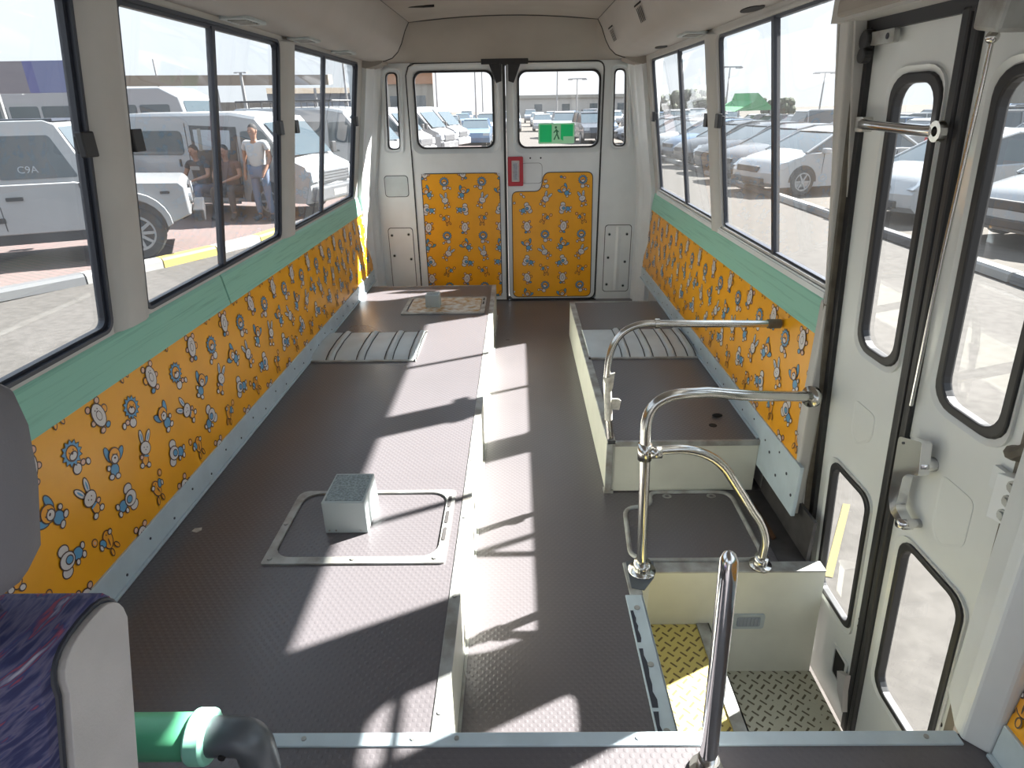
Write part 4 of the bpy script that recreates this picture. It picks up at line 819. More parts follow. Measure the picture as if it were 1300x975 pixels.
for i, (a, b) in enumerate(zip(kp, kp[1:])):
    d = (Vector((*b, 0))-Vector((*a, 0))).normalized(); n = Vector((-d.y, d.x, 0)); a_, b_ = Vector((*a, GZ))+d*.01, Vector((*b, GZ))-d*.01
    sec = lambda p: [p+n*.0, p+n*.0+Vector((0, 0, .10)), p+n*.03+Vector((0, 0, .135)), p+n*.17+Vector((0, 0, .135)), p+n*.2+Vector((0, 0, .0))]
    q = MB(); q.loft([sec(a_), sec(b_)]); o = q.build('kerb_stone', kc[i])
    w_ = {'kwhite': 'white', 'kgrey': 'grey', 'kyellow': 'yellow'}[kc[i]]
    wh = ['outside the frame edge on the near left', 'nearest the camera, below the white off-roader', 'long, below the door of the white off-roader', 'between the grey and yellow stones by the off-roader wheel', 'in front of the off-roader front wheel', 'between two yellow stones near the van', 'below the legs of the men at the van', 'below the van front wheel', 'below the van bumper'][i]
    tag(o, 'painted %s kerb stone %s' % (w_, wh), 'kerb', 'kerb stones on the left')
for i in range(14):
    y0 = 5.5+i*1.9; q = MB(); x = 5.95
    q.loft([[(x, y, GZ), (x, y, GZ+.09), (x+.03, y, GZ+.12), (x+.17, y, GZ+.12), (x+.2, y, GZ)] for y in (y0, y0+1.86)])
    kk = 'white' if i % 3 == 1 else ('black' if i % 3 else 'grey'); tag(q.build('kerb_stone', 'k'+kk), '%s kerb stone in the row before the parked cars on the right' % kk, 'kerb', '%s kerb stones along the right parking row' % kk)
def P2(px, py, Y=None, z=None):
    d = _f+_r2*((px-650)/F_PX)-_u2*((py-487.5)/F_PX); o = Vector((CX, 0, CZ)); t = (Y/d.y) if Y is not None else (z-CZ)/d.z
    return o+t*d
# ---------------------------------------------------------------- vehicles, local frame: x forward, y left, z up
def wheel_parts(par, pos, R, w, rimm, nsp=6, arch=True):
    for (x, y) in pos:
        s_ = -1 if y < 0 else 1; we = empty('wheel', (x, y, R)); we.parent = par
        q = MB(); q.tube([(0, -w/2, 0), (0, -w/2+.03, 0), (0, w/2-.03, 0), (0, w/2, 0)], [R*.93, R, R, R*.93], 28, caps=False); q.ring([(R*.935*math.cos(t), R*.935*math.sin(t)) for t in [2*PI*k/28 for k in range(28)]], [(R*.66*math.cos(t), R*.66*math.sin(t)) for t in [2*PI*k/28 for k in range(28)]], lambda a, b, ww: (a, ww, b), -w/2, w/2); q.build('tyre', 'tyre', we, smooth=True)
        yo = s_*(w/2+.002); q = MB(); q.ring([(R*.66*math.cos(t), R*.66*math.sin(t)) for t in [2*PI*k/28 for k in range(28)]], [(R*.60*math.cos(t), R*.56*math.sin(t)) for t in [2*PI*k/28 for k in range(28)]], lambda a, b, ww: (a, yo-s_*ww, b), 0, .04)
        for k in range(nsp):
            t = 2*PI*k/nsp; c, s2 = math.cos(t), math.sin(t)
            q.prism([(R*.1*c-.055*R*2*s2*.6, R*.1*s2+.055*R*2*c*.6), (R*.6*c-.05*R*s2, R*.6*s2+.05*R*c), (R*.6*c+.05*R*s2, R*.6*s2-.05*R*c), (R*.1*c+.055*R*2*s2*.6, R*.1*s2-.055*R*2*c*.6)], lambda a, b, ww: (a, yo-s_*ww, b), .005, .03)
        q.cyl((0, yo+s_*.004, 0), (0, yo-s_*.03, 0), R*.16, 14); q.build('rim', rimm, we)
        q = MB(); q.cyl((0, yo-s_*.035, 0), (0, yo-s_*.045, 0), R*.66, 24); q.build('wheel_well', 'ctrim', we)
def side_glass(q, pts, hw, tp, proud=.008, sides=(-1, 1)):
    for s_ in sides: q.prism(pts, lambda x, z, w, s_=s_: (x, s_*(hw*(1-tp*z)+w), z), 0, proud)
def sedan(name, paint, lab, L=4.45, hatch=False, rimm='rim'):
    e = empty(name); hw = .87; tp = .03
    prof = [(0.06, .30), (0.0, .55), (.05, .93), (.25, 1.0), (.9, 1.02), (3.35, .96), (4.05, .82), (4.32, .68), (4.45, .52), (4.42, .30), (4.3, .20), (.2, .20)]
    if hatch: prof[2:4] = [(.03, .95), (.10, 1.02)]
    q = MB(); ys = [(-1, .0), (-.93, .03), (-.6, .065), (0, .075), (.6, .065), (.93, .03), (1, .0)]
    rings = []
    for a, up in ys:
        rings.append([(x+(-.16*abs(a)**3 if x > 4.0 else (.10*abs(a)**3 if x < .2 else 0)), a*hw*(1-tp*z), z+(up if z > .6 else 0)-(.03 if z > .6 else 0)) for x, z in prof])
    q.loft(rings); q.build('body', paint, e, smooth=True)
    gp = [(.30, .97), (1.0, 1.40), (1.5, 1.46), (2.2, 1.45), (2.65, 1.36), (3.45, .95)] if not hatch else [(.12, .98), (.35, 1.42), (1.2, 1.50), (2.2, 1.48), (2.65, 1.38), (3.5, .95)]
    yg = lambda z: hw*.93*(1-.42*max(0, z-.95))
    q = MB(); q.loft([[(x, s_*yg(z), z) for x, z in gp] for s_ in (-1, 1)]); q.build('window_glass', 'cglass', e, smooth=True)
    rf = [p for p in gp if p[1] > 1.34]; q = MB(); q.loft([[(x, s_*k*yg(z), z+dz) for x, z in rf] for s_, k, dz in ((-1, 1.01, -.012), (-1, .96, .012), (1, 0, .022), (1, .96, .012), (1, 1.01, -.012))], caps=False, close=False)
    for s_ in (-1, 1):
        for (a, b, w) in ((gp[0], gp[1], .07), (gp[-1], gp[-2], .045), (gp[-2], gp[-3], .045), (gp[1], gp[2], .05), (gp[2], gp[3], .05), ((1.9, .97), (1.95, 1.45), .04)):
            A = Vector((a[0], s_*(yg(a[1])+.004), a[1])); B = Vector((b[0], s_*(yg(b[1])+.004), b[1])); q.tube([A, B], w*.55, 6)
    q.build('roof', paint, e, smooth=True)
    q = MB()
    for s_ in (-1, 1): q.loft([[(x, s_*(y+dy), z) for x, z in ((4.02, .60), (4.30, .60), (4.10, .75), (3.75, .80))] for y, dy in ((.60, 0), (hw*.985, .004))])
    q.build('headlamp', 'lamp', e, bevel=.01)
    q = MB(); q.box(4.36, 4.455, -.42, .42, .52, .66); q.box(4.30, 4.465, -.62, .62, .27, .40); q.build('grille', 'ctrim', e, bevel=.02)
    q = MB()
    for s_ in (-1, 1): q.box(-.01, .16, *sorted((s_*.5, s_*.855)), .70, .86)
    q.build('tail_lamp', 'tail', e, bevel=.02)
    q = MB()
    for s_ in (-1, 1): q.box(2.95, 3.12, *sorted((s_*.86, s_*1.02)), .93, 1.05)
    q.build('wing_mirror', paint, e, bevel=.03)
    q = MB()
    for s_ in (-1, 1):
        for x in (1.0, 1.93, 3.0): q.box(x, x+.012, *sorted((s_*(hw*.97-.01), s_*(hw*.985))), .32, .94)
        for x in (1.1, 2.05): q.box(x, x+.16, *sorted((s_*(hw*.97), s_*(hw*.97+.02))), .80, .83)
        for x in (.85, 3.5):
            q.prism([(x+.37*math.cos(t), .31+.37*math.sin(t)) for t in [PI*k/12 for k in range(13)]], lambda a, b, w, s_=s_: (a, s_*w, b), hw*.90, hw*(1-tp*.3)+.004)
    q.build('door_line', 'ctrim', e)
    wheel_parts(e, [(.85, -.79), (3.5, -.79), (.85, .79), (3.5, .79)], .315, .2, rimm)
    return e
def repaint(root, paint, old):
    for c in [root]+list(root.children_recursive):
        for i, sl in enumerate(c.material_slots):
            if sl.material and sl.material.name.startswith(old): sl.link = 'OBJECT'; sl.material = M[paint]
def place(o, x, y, ang, z=GZ): o.location = (x, y, z); o.rotation_euler = (0, 0, ang)
sd = sedan('sedan', 'cwhite', '')
def park(kind, nose, ang, lab, grp=None, paint='cwhite'):
    c = copy_tree(kind)
    if paint != 'cwhite': repaint(c, paint, 'car_white')
    L = 4.45; place(c, nose[0]-L*math.cos(ang), nose[1]-L*math.sin(ang), ang); tag(c, lab, 'car', grp); return c
hb = sedan('hatchback', 'cwhite', '', hatch=True)
A0 = PI+.08
g1 = 'cars in the front row outside the right windows'
park(sd, (5.62, 15.95), PI+.24, 'white sedan with silver hubcaps seen through the large right window', g1)
park(hb, (6.55, 12.0), PI+.20, 'white hatchback seen through the rear door leaf window', g1)
park(hb, (7.25, 9.45), PI+.22, 'white hatchback nearest the bus, seen through the front door leaf', g1)
for i, (y, pt, w_) in enumerate(((18.4, 'cgrey', 'grey sedan parked next to the white sedan on its far side'), (20.9, 'cdark', 'charcoal sedan parked behind the grey one'), (23.3, 'cdark', 'dark sedan fourth along the right parking row'), (25.8, 'cblue', 'blue grey sedan fifth along the right parking row'), (28.4, 'cwhite', 'white hatchback in the middle of the right parking row'), (31.0, 'cdark', 'black hatchback beyond the white one on the right row'), (33.6, 'csilver', 'silver hatchback beyond the black one on the right row'), (36.4, 'cdark', 'far black hatchback near the end of the right row'), (39.2, 'cgrey', 'far grey sedan at the end of the right row'))):
    park(sd if i in (0, 1, 2, 3, 8) else hb, (5.75+(.1 if i % 2 else 0), y), PI+.22-.01*i, w_, g1, pt)
sd.location = (0, -40, GZ); sd.rotation_euler = (0, 0, 0)
# far cars: one mesh each
def farcar(paint, suv=False):
    q = MB(); k = 1.18 if suv else 1
    pr_ = [(.05, .25), (0, .6), (.1, .95), (3.4, .95), (4.3, .75), (4.42, .5), (4.35, .25)]
    q.loft([[(x, s_*y, z*k) for x, z in pr_] for s_, y in ((-1, .85), (-1, .80), (1, .80), (1, .85))])
    q.m = 1; gp = [(.2 if suv else .4, .95), (.45 if suv else 1.0, 1.42), (2.5, 1.42), (3.35, .95)]
    q.loft([[(x, s_*(.80-.3*(z-.95)), z*k) for x, z in gp] for s_ in (-1, 1)])
    q.m = 0; q.loft([[(x, y, z*k) for x, z in ((gp[1][0]-.05, 1.40), (gp[1][0]+.1, 1.46), (2.4, 1.46), (2.6, 1.40))] for y in (-.66, .66)])
    for x in (gp[1][0], 1.75):
        for s_ in (-1, 1): q.tube([(x+(-.5 if x < 1.5 and not suv else 0), s_*.80, .95*k), (x, s_*.67, 1.42*k)], .035, 5)
    q.m = 2
    for x in (.85, 3.5):
        for s_ in (-1, 1): q.tube([(x, s_*.66, .31), (x, s_*.87, .31)], .31, 14)
    q.m = 3
    for x in (.85, 3.5):
        for s_ in (-1, 1): q.tube([(x, s_*.80, .31), (x, s_*.875, .31)], .18, 10)
    q.m = 4
    for s_ in (-1, 1): q.box(4.15, 4.37, *sorted((s_*.5, s_*.82)), .58*k, .74*k)
    q.m = 5
    for s_ in (-1, 1): q.box(-.01, .12, *sorted((s_*.5, s_*.82)), .68*k, .84*k)
    return q
FAR = {}
def far(kind, x, y, ang, paint, lab, grp):
    k = (kind, paint)
    if k not in FAR:
        q = farcar(paint, kind == 'off_roader'); o = q.build(kind, [paint, 'cglass', 'tyre', 'rim', 'lamp', 'tail']); FAR[k] = o.data; bpy.data.objects.remove(o)
    o = bpy.data.objects.new(kind, FAR[k]); COL.objects.link(o); place(o, x, y, ang); tag(o, lab, 'car', grp)
    return o
names = {'cwhite': 'white', 'csilver': 'silver', 'cdark': 'black', 'cgrey': 'grey', 'cblue': 'blue'}
rowpaint = ['cwhite', 'csilver', 'cwhite', 'cdark', 'cwhite', 'cgrey', 'cwhite', 'cblue', 'csilver', 'cwhite', 'cdark']
for r_, (x, ang, nm, y0, y1) in enumerate(((13.0, 0, 'second', 9.5, 40), (22.5, PI, 'third', 10, 46), (28.5, 0, 'fourth', 13, 50), (40, PI, 'fifth', 17, 60))):
    y = y0; i = 0
    while y < y1:
        pt = rowpaint[(i*3+r_*4) % 11]; kd = 'off_roader' if (i+r_) % 4 == 0 else 'sedan'
        far(kd, x+random.uniform(-.2, .2), y, ang, pt, 'small %s %s in the %s row of the right parking lot' % (names[pt], 'off-roader' if kd[0] == 'o' else 'sedan', nm), '%s %ss in the %s right parking row' % (names[pt], kd.replace('_', '-'), nm))
        y += 2.75; i += 1
for r_, (y, ang, x0, x1, nm) in enumerate(((50, -PI/2, 3.4, 16, 'nearest'), (64, -PI/2, -6, 22, 'second'), (80, -PI/2, -12, 24, 'third'), (98, -PI/2, -16, 26, 'farthest'))):
    x = x0; i = 0
    while x < x1:
        pt = rowpaint[(i*5+r_*3+2) % 11]; kd = 'off_roader' if (i+r_) % 3 == 0 else 'sedan'
        far(kd, x, y+random.uniform(-.3, .3), ang, pt, 'tiny %s %s in the %s row behind the bus' % (names[pt], 'off-roader' if kd[0] == 'o' else 'sedan', nm), '%s %ss in the %s row behind' % (names[pt], kd.replace('_', '-'), nm))
        x += 2.7+r_*.1; i += 1
far('off_roader', 4.35, 43.5, -PI/2+.1, 'cdark', 'black off-roader seen at the right edge of the right back window', None)
far('sedan', -2.3, 41.5, -PI/2, 'cblue', 'blue car approaching in the left back window', None)
far('off_roader', -1.9, 50, -PI/2, 'cwhite', 'white off-roader following the blue car', None)
# ---- the white van on the left
def boxvan(name, paint, opened):
    e = empty(name); hw = .86; tp = .035
    prof = [(.05, .32), (0, .7), (.02, 1.5), (.12, 1.88), (.35, 1.98), (3.0, 1.98), (3.55, 1.90), (4.28, 1.12), (4.62, .98), (4.70, .75), (4.70, .45), (4.62, .30)]
    fn = lambda s_: (lambda x, z, w: (x, s_*(hw*(1-tp*z)+w), z))
    q = MB()
    rings = []
    for a, dz in ((-1, -.05), (-.94, 0), (0, .03), (.94, 0), (1, -.05)):
        rings.append([(x+(-.08*abs(a)**2 if x > 4 else 0), a*hw*(1-tp*z), z+(dz if z > 1.6 else 0)) for x, z in prof])
    q.loft(rings); q.build('body', paint, e, smooth=True)
    q = MB(); side_glass(q, rrect(.22, 1.78, 1.20, 1.66, .10), hw, tp, .010); q.prism(smoothloop([(3.10, 1.64), (3.10, 1.20), (4.12, 1.16), (3.62, 1.66)], .06), fn(1), 0, .01); q.prism(rrect(1.98, 2.95, 1.20, 1.66, .08), fn(1), 0, .01)
    q.loft([[(x+.02, s_*.70, z+.015) for x, z in ((3.66, 1.78), (4.22, 1.18))] for s_ in (-1, 1)], caps=False, close=False); q.prism(rrect(-.6, .6, 1.2, 1.62, .1), lambda y, z, w: (.0+w, y, z), -.004, .05); 
    q.build('window_glass', 'cglass', e)
    if opened:
        q = MB(); q.prism([(2.0, .38), (3.02, .38), (3.02, 1.0), (3.10, 1.72), (2.0, 1.76)], fn(-1), 0, .006); dk = q.build('open_doorway', 'ctrim', e)
        q = MB(); q.prism([(2.08, 1.30), (2.9, 1.30), (2.95, 1.66), (2.08, 1.68)], fn(-1), .006, .010); q.build('far_window', 'lamp', dk)
        q = MB()
        for x in (2.16, 2.62): q.prism([(x, 1.28), (x+.08, 1.28), (x+.11, 1.70), (x+.03, 1.70)], fn(-1), .010, .016)
        q.build('seat_frame', 'wallpale', dk)
        q = MB(); q.prism(smoothloop([(3.18, 1.64), (3.16, 1.20), (4.12, 1.16), (3.66, 1.66)], .06), fn(-1), 0, .008); cw = q.build('cab_window', 'cglass', e)
        q = MB(); q.box(.95, 2.95, -hw-.04, -hw+.02, .27, .32); q.build('side_step', 'kwhite', e)
    else:
        q = MB(); q.prism(smoothloop([(3.10, 1.64), (3.10, 1.20), (4.12, 1.16), (3.62, 1.66)], .06), fn(-1), 0, .01); q.prism(rrect(1.98, 2.95, 1.20, 1.66, .08), fn(-1), 0, .01); q.build('cab_window', 'cglass', e)
    q = MB(); q.box(4.60, 4.715, -.52, .52, .66, .90); q.build('grille', 'csilver', e, bevel=.02)
    q = MB()
    for k in range(4): q.box(4.71, 4.722, -.48, .48, .69+.055*k, .70+.055*k)
    q.box(4.60, 4.73, -.60, .60, .34, .44); q.build('grille_slot', 'ctrim', e)
    q = MB()
    for s_ in (-1, 1): q.loft([[(x, s_*y, z) for x, z in ((4.40, .70), (4.68, .70), (4.66, .90), (4.42, .94))] for y in (.54, .835)])
    q.build('headlamp', 'lamp', e, bevel=.015)
    q = MB(); q.box(4.5, 4.76, -.80, .80, .32, .62); q.build('bumper', 'csilver' if opened else paint, e, bevel=.05)
    q = MB(); q.box(4.755, 4.765, -.25, .25, .40, .52); q.build('number_plate', 'kwhite', e)
    q = MB()
    for s_ in (-1, 1):
        q.box(1.86, 1.872, *sorted((s_*.80, s_*(hw*.965+.004))), .4, 1.8) if False else None
        q.prism([(1.88, .36), (1.895, .36), (1.895, 1.80), (1.88, 1.80)], fn(s_), -.01, .004); q.prism([(1.62, .98), (1.66, .98), (1.66, 1.12), (1.62, 1.12)], fn(s_), 0, .02); q.prism([(3.2, .98), (3.36, .98), (3.36, 1.01), (3.2, 1.01)], fn(s_), 0, .02); q.prism([(3.05, .36), (3.062, .36), (3.10, 1.7), (3.088, 1.7)], fn(s_), -.01, .004)
        for x in (1.0, 3.62): q.prism([(x+.42*math.cos(t), .31+.42*math.sin(t)) for t in [PI*k/12 for k in range(13)]], lambda a, b, w, s_=s_: (a, s_*w, b), hw*.9, hw*(1-tp*.3)+.005)
    q.build('door_line', 'ctrim', e)
    q = MB()
    for s_ in (-1, 1): q.tube([(4.05, s_*.83, 1.20), (4.12, s_*.98, 1.24)], .012, 6); q.box(4.06, 4.14, *sorted((s_*.94, s_*1.10)), 1.15, 1.38)
    q.build('wing_mirror', 'ctrim', e, bevel=.02)
    wheel_parts(e, [(1.0, -.76), (3.62, -.76), (1.0, .76), (3.62, .76)], .33, .2, 'rim')
    return e
VA = math.atan2(-.27, .96)
def in_frame(o, ang, p): c, s_ = math.cos(ang), math.sin(ang); return Vector((o[0]+c*p[0]-s_*p[1], o[1]+s_*p[0]+c*p[1], o[2]+p[2] if len(p) > 2 else o[2]))
GP = GZ+.10
def origin_for(wheel, ang, lx, ly, z): c, s_ = math.cos(ang), math.sin(ang); return (wheel[0]-(c*lx-s_*ly), wheel[1]-(s_*lx+c*ly), z)
vw = P2(345, 277, z=GP); vo = origin_for(vw, VA, 3.62*.96, -.86*.96, GP)
van = boxvan('van', 'cwhite', True); place(van, vo[0], vo[1], VA, GP); van.scale = (.96, .96, .96); tag(van, 'white van with open sliding door behind the off-roader', 'van')
v2 = boxvan('van', 'cwhite', False); place(v2, vo[0]+.6, vo[1]+4.2, VA-.05, GP); tag(v2, 'second white van with roof rack behind the open van', 'van', 'white vans on the left')
e = empty('roof_rack', (0, 0, 2.02)); e.parent = v2
q = MB()
for y in (-.68, .68): q.tube([(.3, y, .12), (3.2, y, .12)], .025, 8)
for x in [.3+.4*k for k in range(8)]: q.tube([(x, -.68, .12), (x, .68, .12)], .02, 6); q.tube([(x, -.68, -.12), (x, -.68, .12)], .015, 6); q.tube([(x, .68, -.12), (x, .68, .12)], .015, 6)
q.build('rack_frame', 'ctrim', e)
for i, (x, y, a) in enumerate(((-8.6, 22.6, -.25), (-7.8, 26.4, -.3), (-7.3, 30.2, -.3), (-7.0, 34, -.3))):
    c = copy_tree(v2 if i == 0 else bpy.data.objects['van']) if False else boxvan('van', 'cwhite' if i != 2 else 'csilver', False); place(c, x, y, a, GP)
    tag(c, ['white van next in line beyond the roof rack van', 'white van in the middle of the line seen in the left back window', 'silver van in the line seen in the left back window', 'farthest white van of the line in the left back window'][i], 'van', 'white vans on the left' if i != 2 else None)
# ---- off-roader on the left
def offroader(name, paint):
    e = empty(name); hw = .88
    ft = lambda s_: (lambda x, z, w: (x, s_*((hw if z < 1.16 else hw-.10*(z-1.16))+w), z))
    q = MB(); q.loft([[(x+(.0 if abs(a) < 1 else -.03 if x > 4 else 0), a*hw, z) for x, z in ((0, .50), (0, 1.18), (2.9, 1.18), (3.0, 1.16), (4.25, 1.10), (4.32, 1.02), (4.32, .62), (4.0, .50))] for a in (-1, -.97, .97, 1)]); q.build('body', paint, e, bevel=.02, smooth=True)
    q = MB(); q.loft([[(x, a*(hw-.02-.12*max(0, z-1.2)), z) for x, z in ((.02, 1.16), (.10, 1.92), (.2, 1.98), (2.72, 2.0), (2.85, 1.94), (3.18, 1.17))] for a in (-1, -.95, .95, 1)]); q.build('cabin', paint, e, bevel=.02, smooth=True)
    sg_ = lambda s_: (lambda x, z, w: (x, s_*(hw-.02-.12*max(0, z-1.2)+w), z))
    q = MB()
    for s_ in (-1, 1):
        for pg in (rrect(.2, .95, 1.30, 1.80, .05), rrect(1.12, 1.86, 1.26, 1.80, .05), smoothloop([(2.04, 1.24), (2.98, 1.24), (2.74, 1.80), (2.04, 1.80)], .05)): q.prism(pg, sg_(s_), 0, .008)
    q.add([(2.87+.005, -.74, 1.90), (2.87+.005, .74, 1.90), (3.16+.01, .78, 1.24), (3.16+.01, -.78, 1.24)], [(0, 1, 2, 3)]); q.build('window_glass', 'cglass', e)
    q = MB()
    for s_ in (-1, 1):
        for x in (1.04, 1.95, 3.04): q.prism([(x, .56), (x+.012, .56), (x+.012, 1.22), (x, 1.22)], ft(s_), 0, .003)
        for x, z in ((2.05, .96), (1.12, .96)): q.prism(rrect(x, x+.2, z, z+.05, .01), ft(s_), 0, .02)
        for (x, z) in ((1.90, 1.12), (2.98, .72), (1.92, .70), (2.99, 1.12)): q.prism(rrect(x-.04, x+.05, z-.03, z+.04, .01), ft(s_), 0, .02)
        q.prism([(0, .36), (2.95, .36), (2.95, .50), (0, .50)], ft(s_), -.10, -.02); q.prism(rrect(3.95, 4.08, .94, .98, .01), ft(s_), 0, .012)
    q.build('hinge_and_gap', 'ctrim', e)
    q = MB(); q.loft([[(x, s_*y, z) for x, z in ((-.02, 1.965), (2.83, 1.975), (2.83, 2.01), (-.02, 2.0))] for s_, y in ((-1, .76), (1, .76))]); q.build('gutter', 'navy', e)
    q = MB()
    for s_ in (-1, 1):
        arc = [(3.52+.52*math.cos(t), .50+.50*math.sin(t)) for t in [PI*k/12 for k in range(13)]]; arc_i = [(3.52+.44*math.cos(t), .46+.43*math.sin(t)) for t in [PI*k/12 for k in range(13)]]
        q.prism(arc+list(reversed(arc_i)), lambda a, b, w, s_=s_: (a, s_*w, b), hw*.9, hw+.05)
    q.build('wheel_flare', paint, e, bevel=.01)
    q = MB()
    for s_ in (-1, 1):
        for x in (.85, 3.52): q.prism([(x+.44*math.cos(t), .44+.44*math.sin(t)) for t in [PI*k/12 for k in range(13)]], lambda a, b, w, s_=s_: (a, s_*w, b), hw*.8, hw+.004)
    q.build('wheel_well', 'ctrim', e)
    q = MB(); q.box(4.34, 4.50, -.84, .84, .50, .68); q.build('bumper', 'ctrim', e, bevel=.02)
    q = MB(); q.box(4.30, 4.35, -.40, .40, .72, 1.02); q.build('grille', 'ctrim', e, bevel=.01)
    q = MB()
    for s_ in (-1, 1): q.cyl((4.30, s_*.60, .88), (4.36, s_*.60, .88), .10, 18)
    q.build('headlamp', 'lamp', e)
    q = MB()
    for s_ in (-1, 1): q.tube([(3.08, s_*.86, 1.18), (3.12, s_*1.02, 1.28)], .014, 6); q.box(3.06, 3.12, *sorted((s_*.98, s_*1.16)), 1.16, 1.42)
    q.build('wing_mirror', 'ctrim', e, bevel=.02)
    wheel_parts(e, [(.85, -.79), (3.52, -.79), (.85, .79), (3.52, .79)], .395, .24, 'rim', 10)
    return e
OA = math.atan2(.42, .9); ow_ = P2(183, 331, z=GP-.02); oo = origin_for(ow_, OA, 3.52*.93, -.88*.93, GP-.0)
orr = offroader('off_roader', 'cwhite'); place(orr, oo[0], oo[1], OA, GP); orr.scale = (.93, .93, .93); tag(orr, 'white boxy off-roader with dark alloy wheels on the brick paving', 'car')
# faint hand lettering on its front door window
fc = bpy.data.curves.new('window_lettering', 'FONT'); fc.body = 'C9A'; fc.size = .13; fc.extrude = .001
ft_ = bpy.data.objects.new('window_lettering', fc); COL.objects.link(ft_); fc.materials.append(M['lamp']); ft_.parent = orr; ft_.location = (2.28, -.872, 1.32); ft_.rotation_euler = (PI/2, 0, 0)
c = offroader('off_roader', 'cgrey'); place(c, oo[0]-3.4, oo[1]+2.6, OA-.1, GP); c.scale = (.98, .98, .98); tag(c, 'grey off-roader half hidden behind the white one on the left', 'car')
# ---- minibus
e = empty('minibus'); w = P2(155, 130, Y=20); place(e, -16.6, 21.5, -.05, GP); tag(e, 'white minibus with a row of windows behind the vans', 'bus')
q = MB(); q.loft([[(x, a*1.0, z) for x, z in ((0, .4), (0, 2.3), (.2, 2.62), (6.2, 2.62), (6.75, 2.35), (6.95, 1.4), (7.0, .5), (6.9, .35))] for a in (-1, -.95, .95, 1)]); q.build('body', 'cwhite', e, bevel=.06, smooth=True)
q = MB()
for k in range(6): q.prism(rrect(.4+k*1.02, 1.32+k*1.02, 1.55, 2.15, .06), lambda x, z, w: (x, -1.0-w, z), 0, .008)
q.add([(6.80, -.85, 2.25), (6.80, .85, 2.25), (6.97, .9, 1.4), (6.97, -.9, 1.4)], [(0, 1, 2, 3)]); q.build('window_glass', 'cglass', e)
wheel_parts(e, [(1.4, -.9), (5.6, -.9), (1.4, .9), (5.6, .9)], .4, .25, 'rim')
# ---- backdrop buildings
def bldg(name, p0, p1, z0, z1, depth, m, lab, cat='building', roofm=None, rh=.3):
    e = empty(name, ((p0[0]+p1[0])/2, (p0[1]+p1[1])/2, GZ)); tag(e, lab, cat)
    d = Vector((p1[0]-p0[0], p1[1]-p0[1], 0)); n = Vector((-d.y, d.x, 0)).normalized()*depth; a, b = Vector((*p0, 0)), Vector((*p1, 0))
    q = MB(); q.hexa([v+Vector((0, 0, z0)) for v in (a, b, b+n, a+n)], [v+Vector((0, 0, z1)) for v in (a, b, b+n, a+n)]); relbuild(q, 'walls', m, e)
    if roofm:
        o_ = n.normalized()*.4; q = MB(); q.hexa([v+Vector((0, 0, z1)) for v in (a-o_, b-o_, b+n+o_, a+n+o_)], [v+Vector((0, 0, z1+rh)) for v in (a-o_*.5, b-o_*.5, b+n+o_, a+n+o_)]); relbuild(q, 'roof', roofm, e)
    nb_ = max(2, int(d.length/5)); q = MB()
    for k in range(nb_):
        t = (k+.5)/nb_; c_ = a+d*t-n.normalized()*.02; u_ = d.normalized()*.8; hz = (z1-GZ)
        q.add([c_-u_+Vector((0, 0, GZ+hz*.35)), c_+u_+Vector((0, 0, GZ+hz*.35)), c_+u_+Vector((0, 0, GZ+hz*.7)), c_-u_+Vector((0, 0, GZ+hz*.7))], [(0, 1, 2, 3)])
    relbuild(q, 'window', 'cglass', e)
bldg('boundary_wall', (-60, 36), (-13, 37.5), GZ, 1.75, .3, 'wallpale', 'long pale boundary wall behind the vehicles on the left', 'wall')
bldg('workshop', (-14.5, 40), (-9.0, 42), GZ, 2.2, 4, 'bluewall', 'blue grey workshop wall behind the roof rack van', 'building', 'canopy', .3)
bldg('warehouse', (44, 62), (75, 44), GZ, 4.0, 12, 'wallpale', 'pale warehouse with blue roof far to the right', 'building', 'roofblue', 1.2)
bldg('villa', (-22, 112), (-13.6, 113), GZ, 5.0, 8, 'wallpale', 'pale building with terracotta roof in the left back window', 'building', 'terracotta', 1.9)
bldg('hangar', (-4, 140), (30, 140), GZ, 2.9, 10, mat('hazy_wall', (.30, .295, .28), .9), 'hazy low building on the horizon behind the bus', 'building', 'wallpale', .6)
# canopy on the left
e = empty('shade_canopy', (-20, 30, GZ)); tag(e, 'long beige shade canopy on posts above the vehicles', 'canopy')
q = MB(); A = [(-30, 26, 2.75), (-8.5, 31.5, 2.75), (-9.5, 36, 2.95), (-31, 31, 2.95)]; q.hexa([(x, y, z-.42) for x, y, z in A], [(x, y, z) for x, y, z in A]); relbuild(q, 'roof_sheet', 'canopy', e)
for k in range(6):
    t = k/5; q = MB(); x, y = -29.5+t*20.3, 26.4+t*5.2; q.cyl((x, y, GZ), (x, y, 2.2), .06, 8); relbuild(q, 'post', 'pole', e)
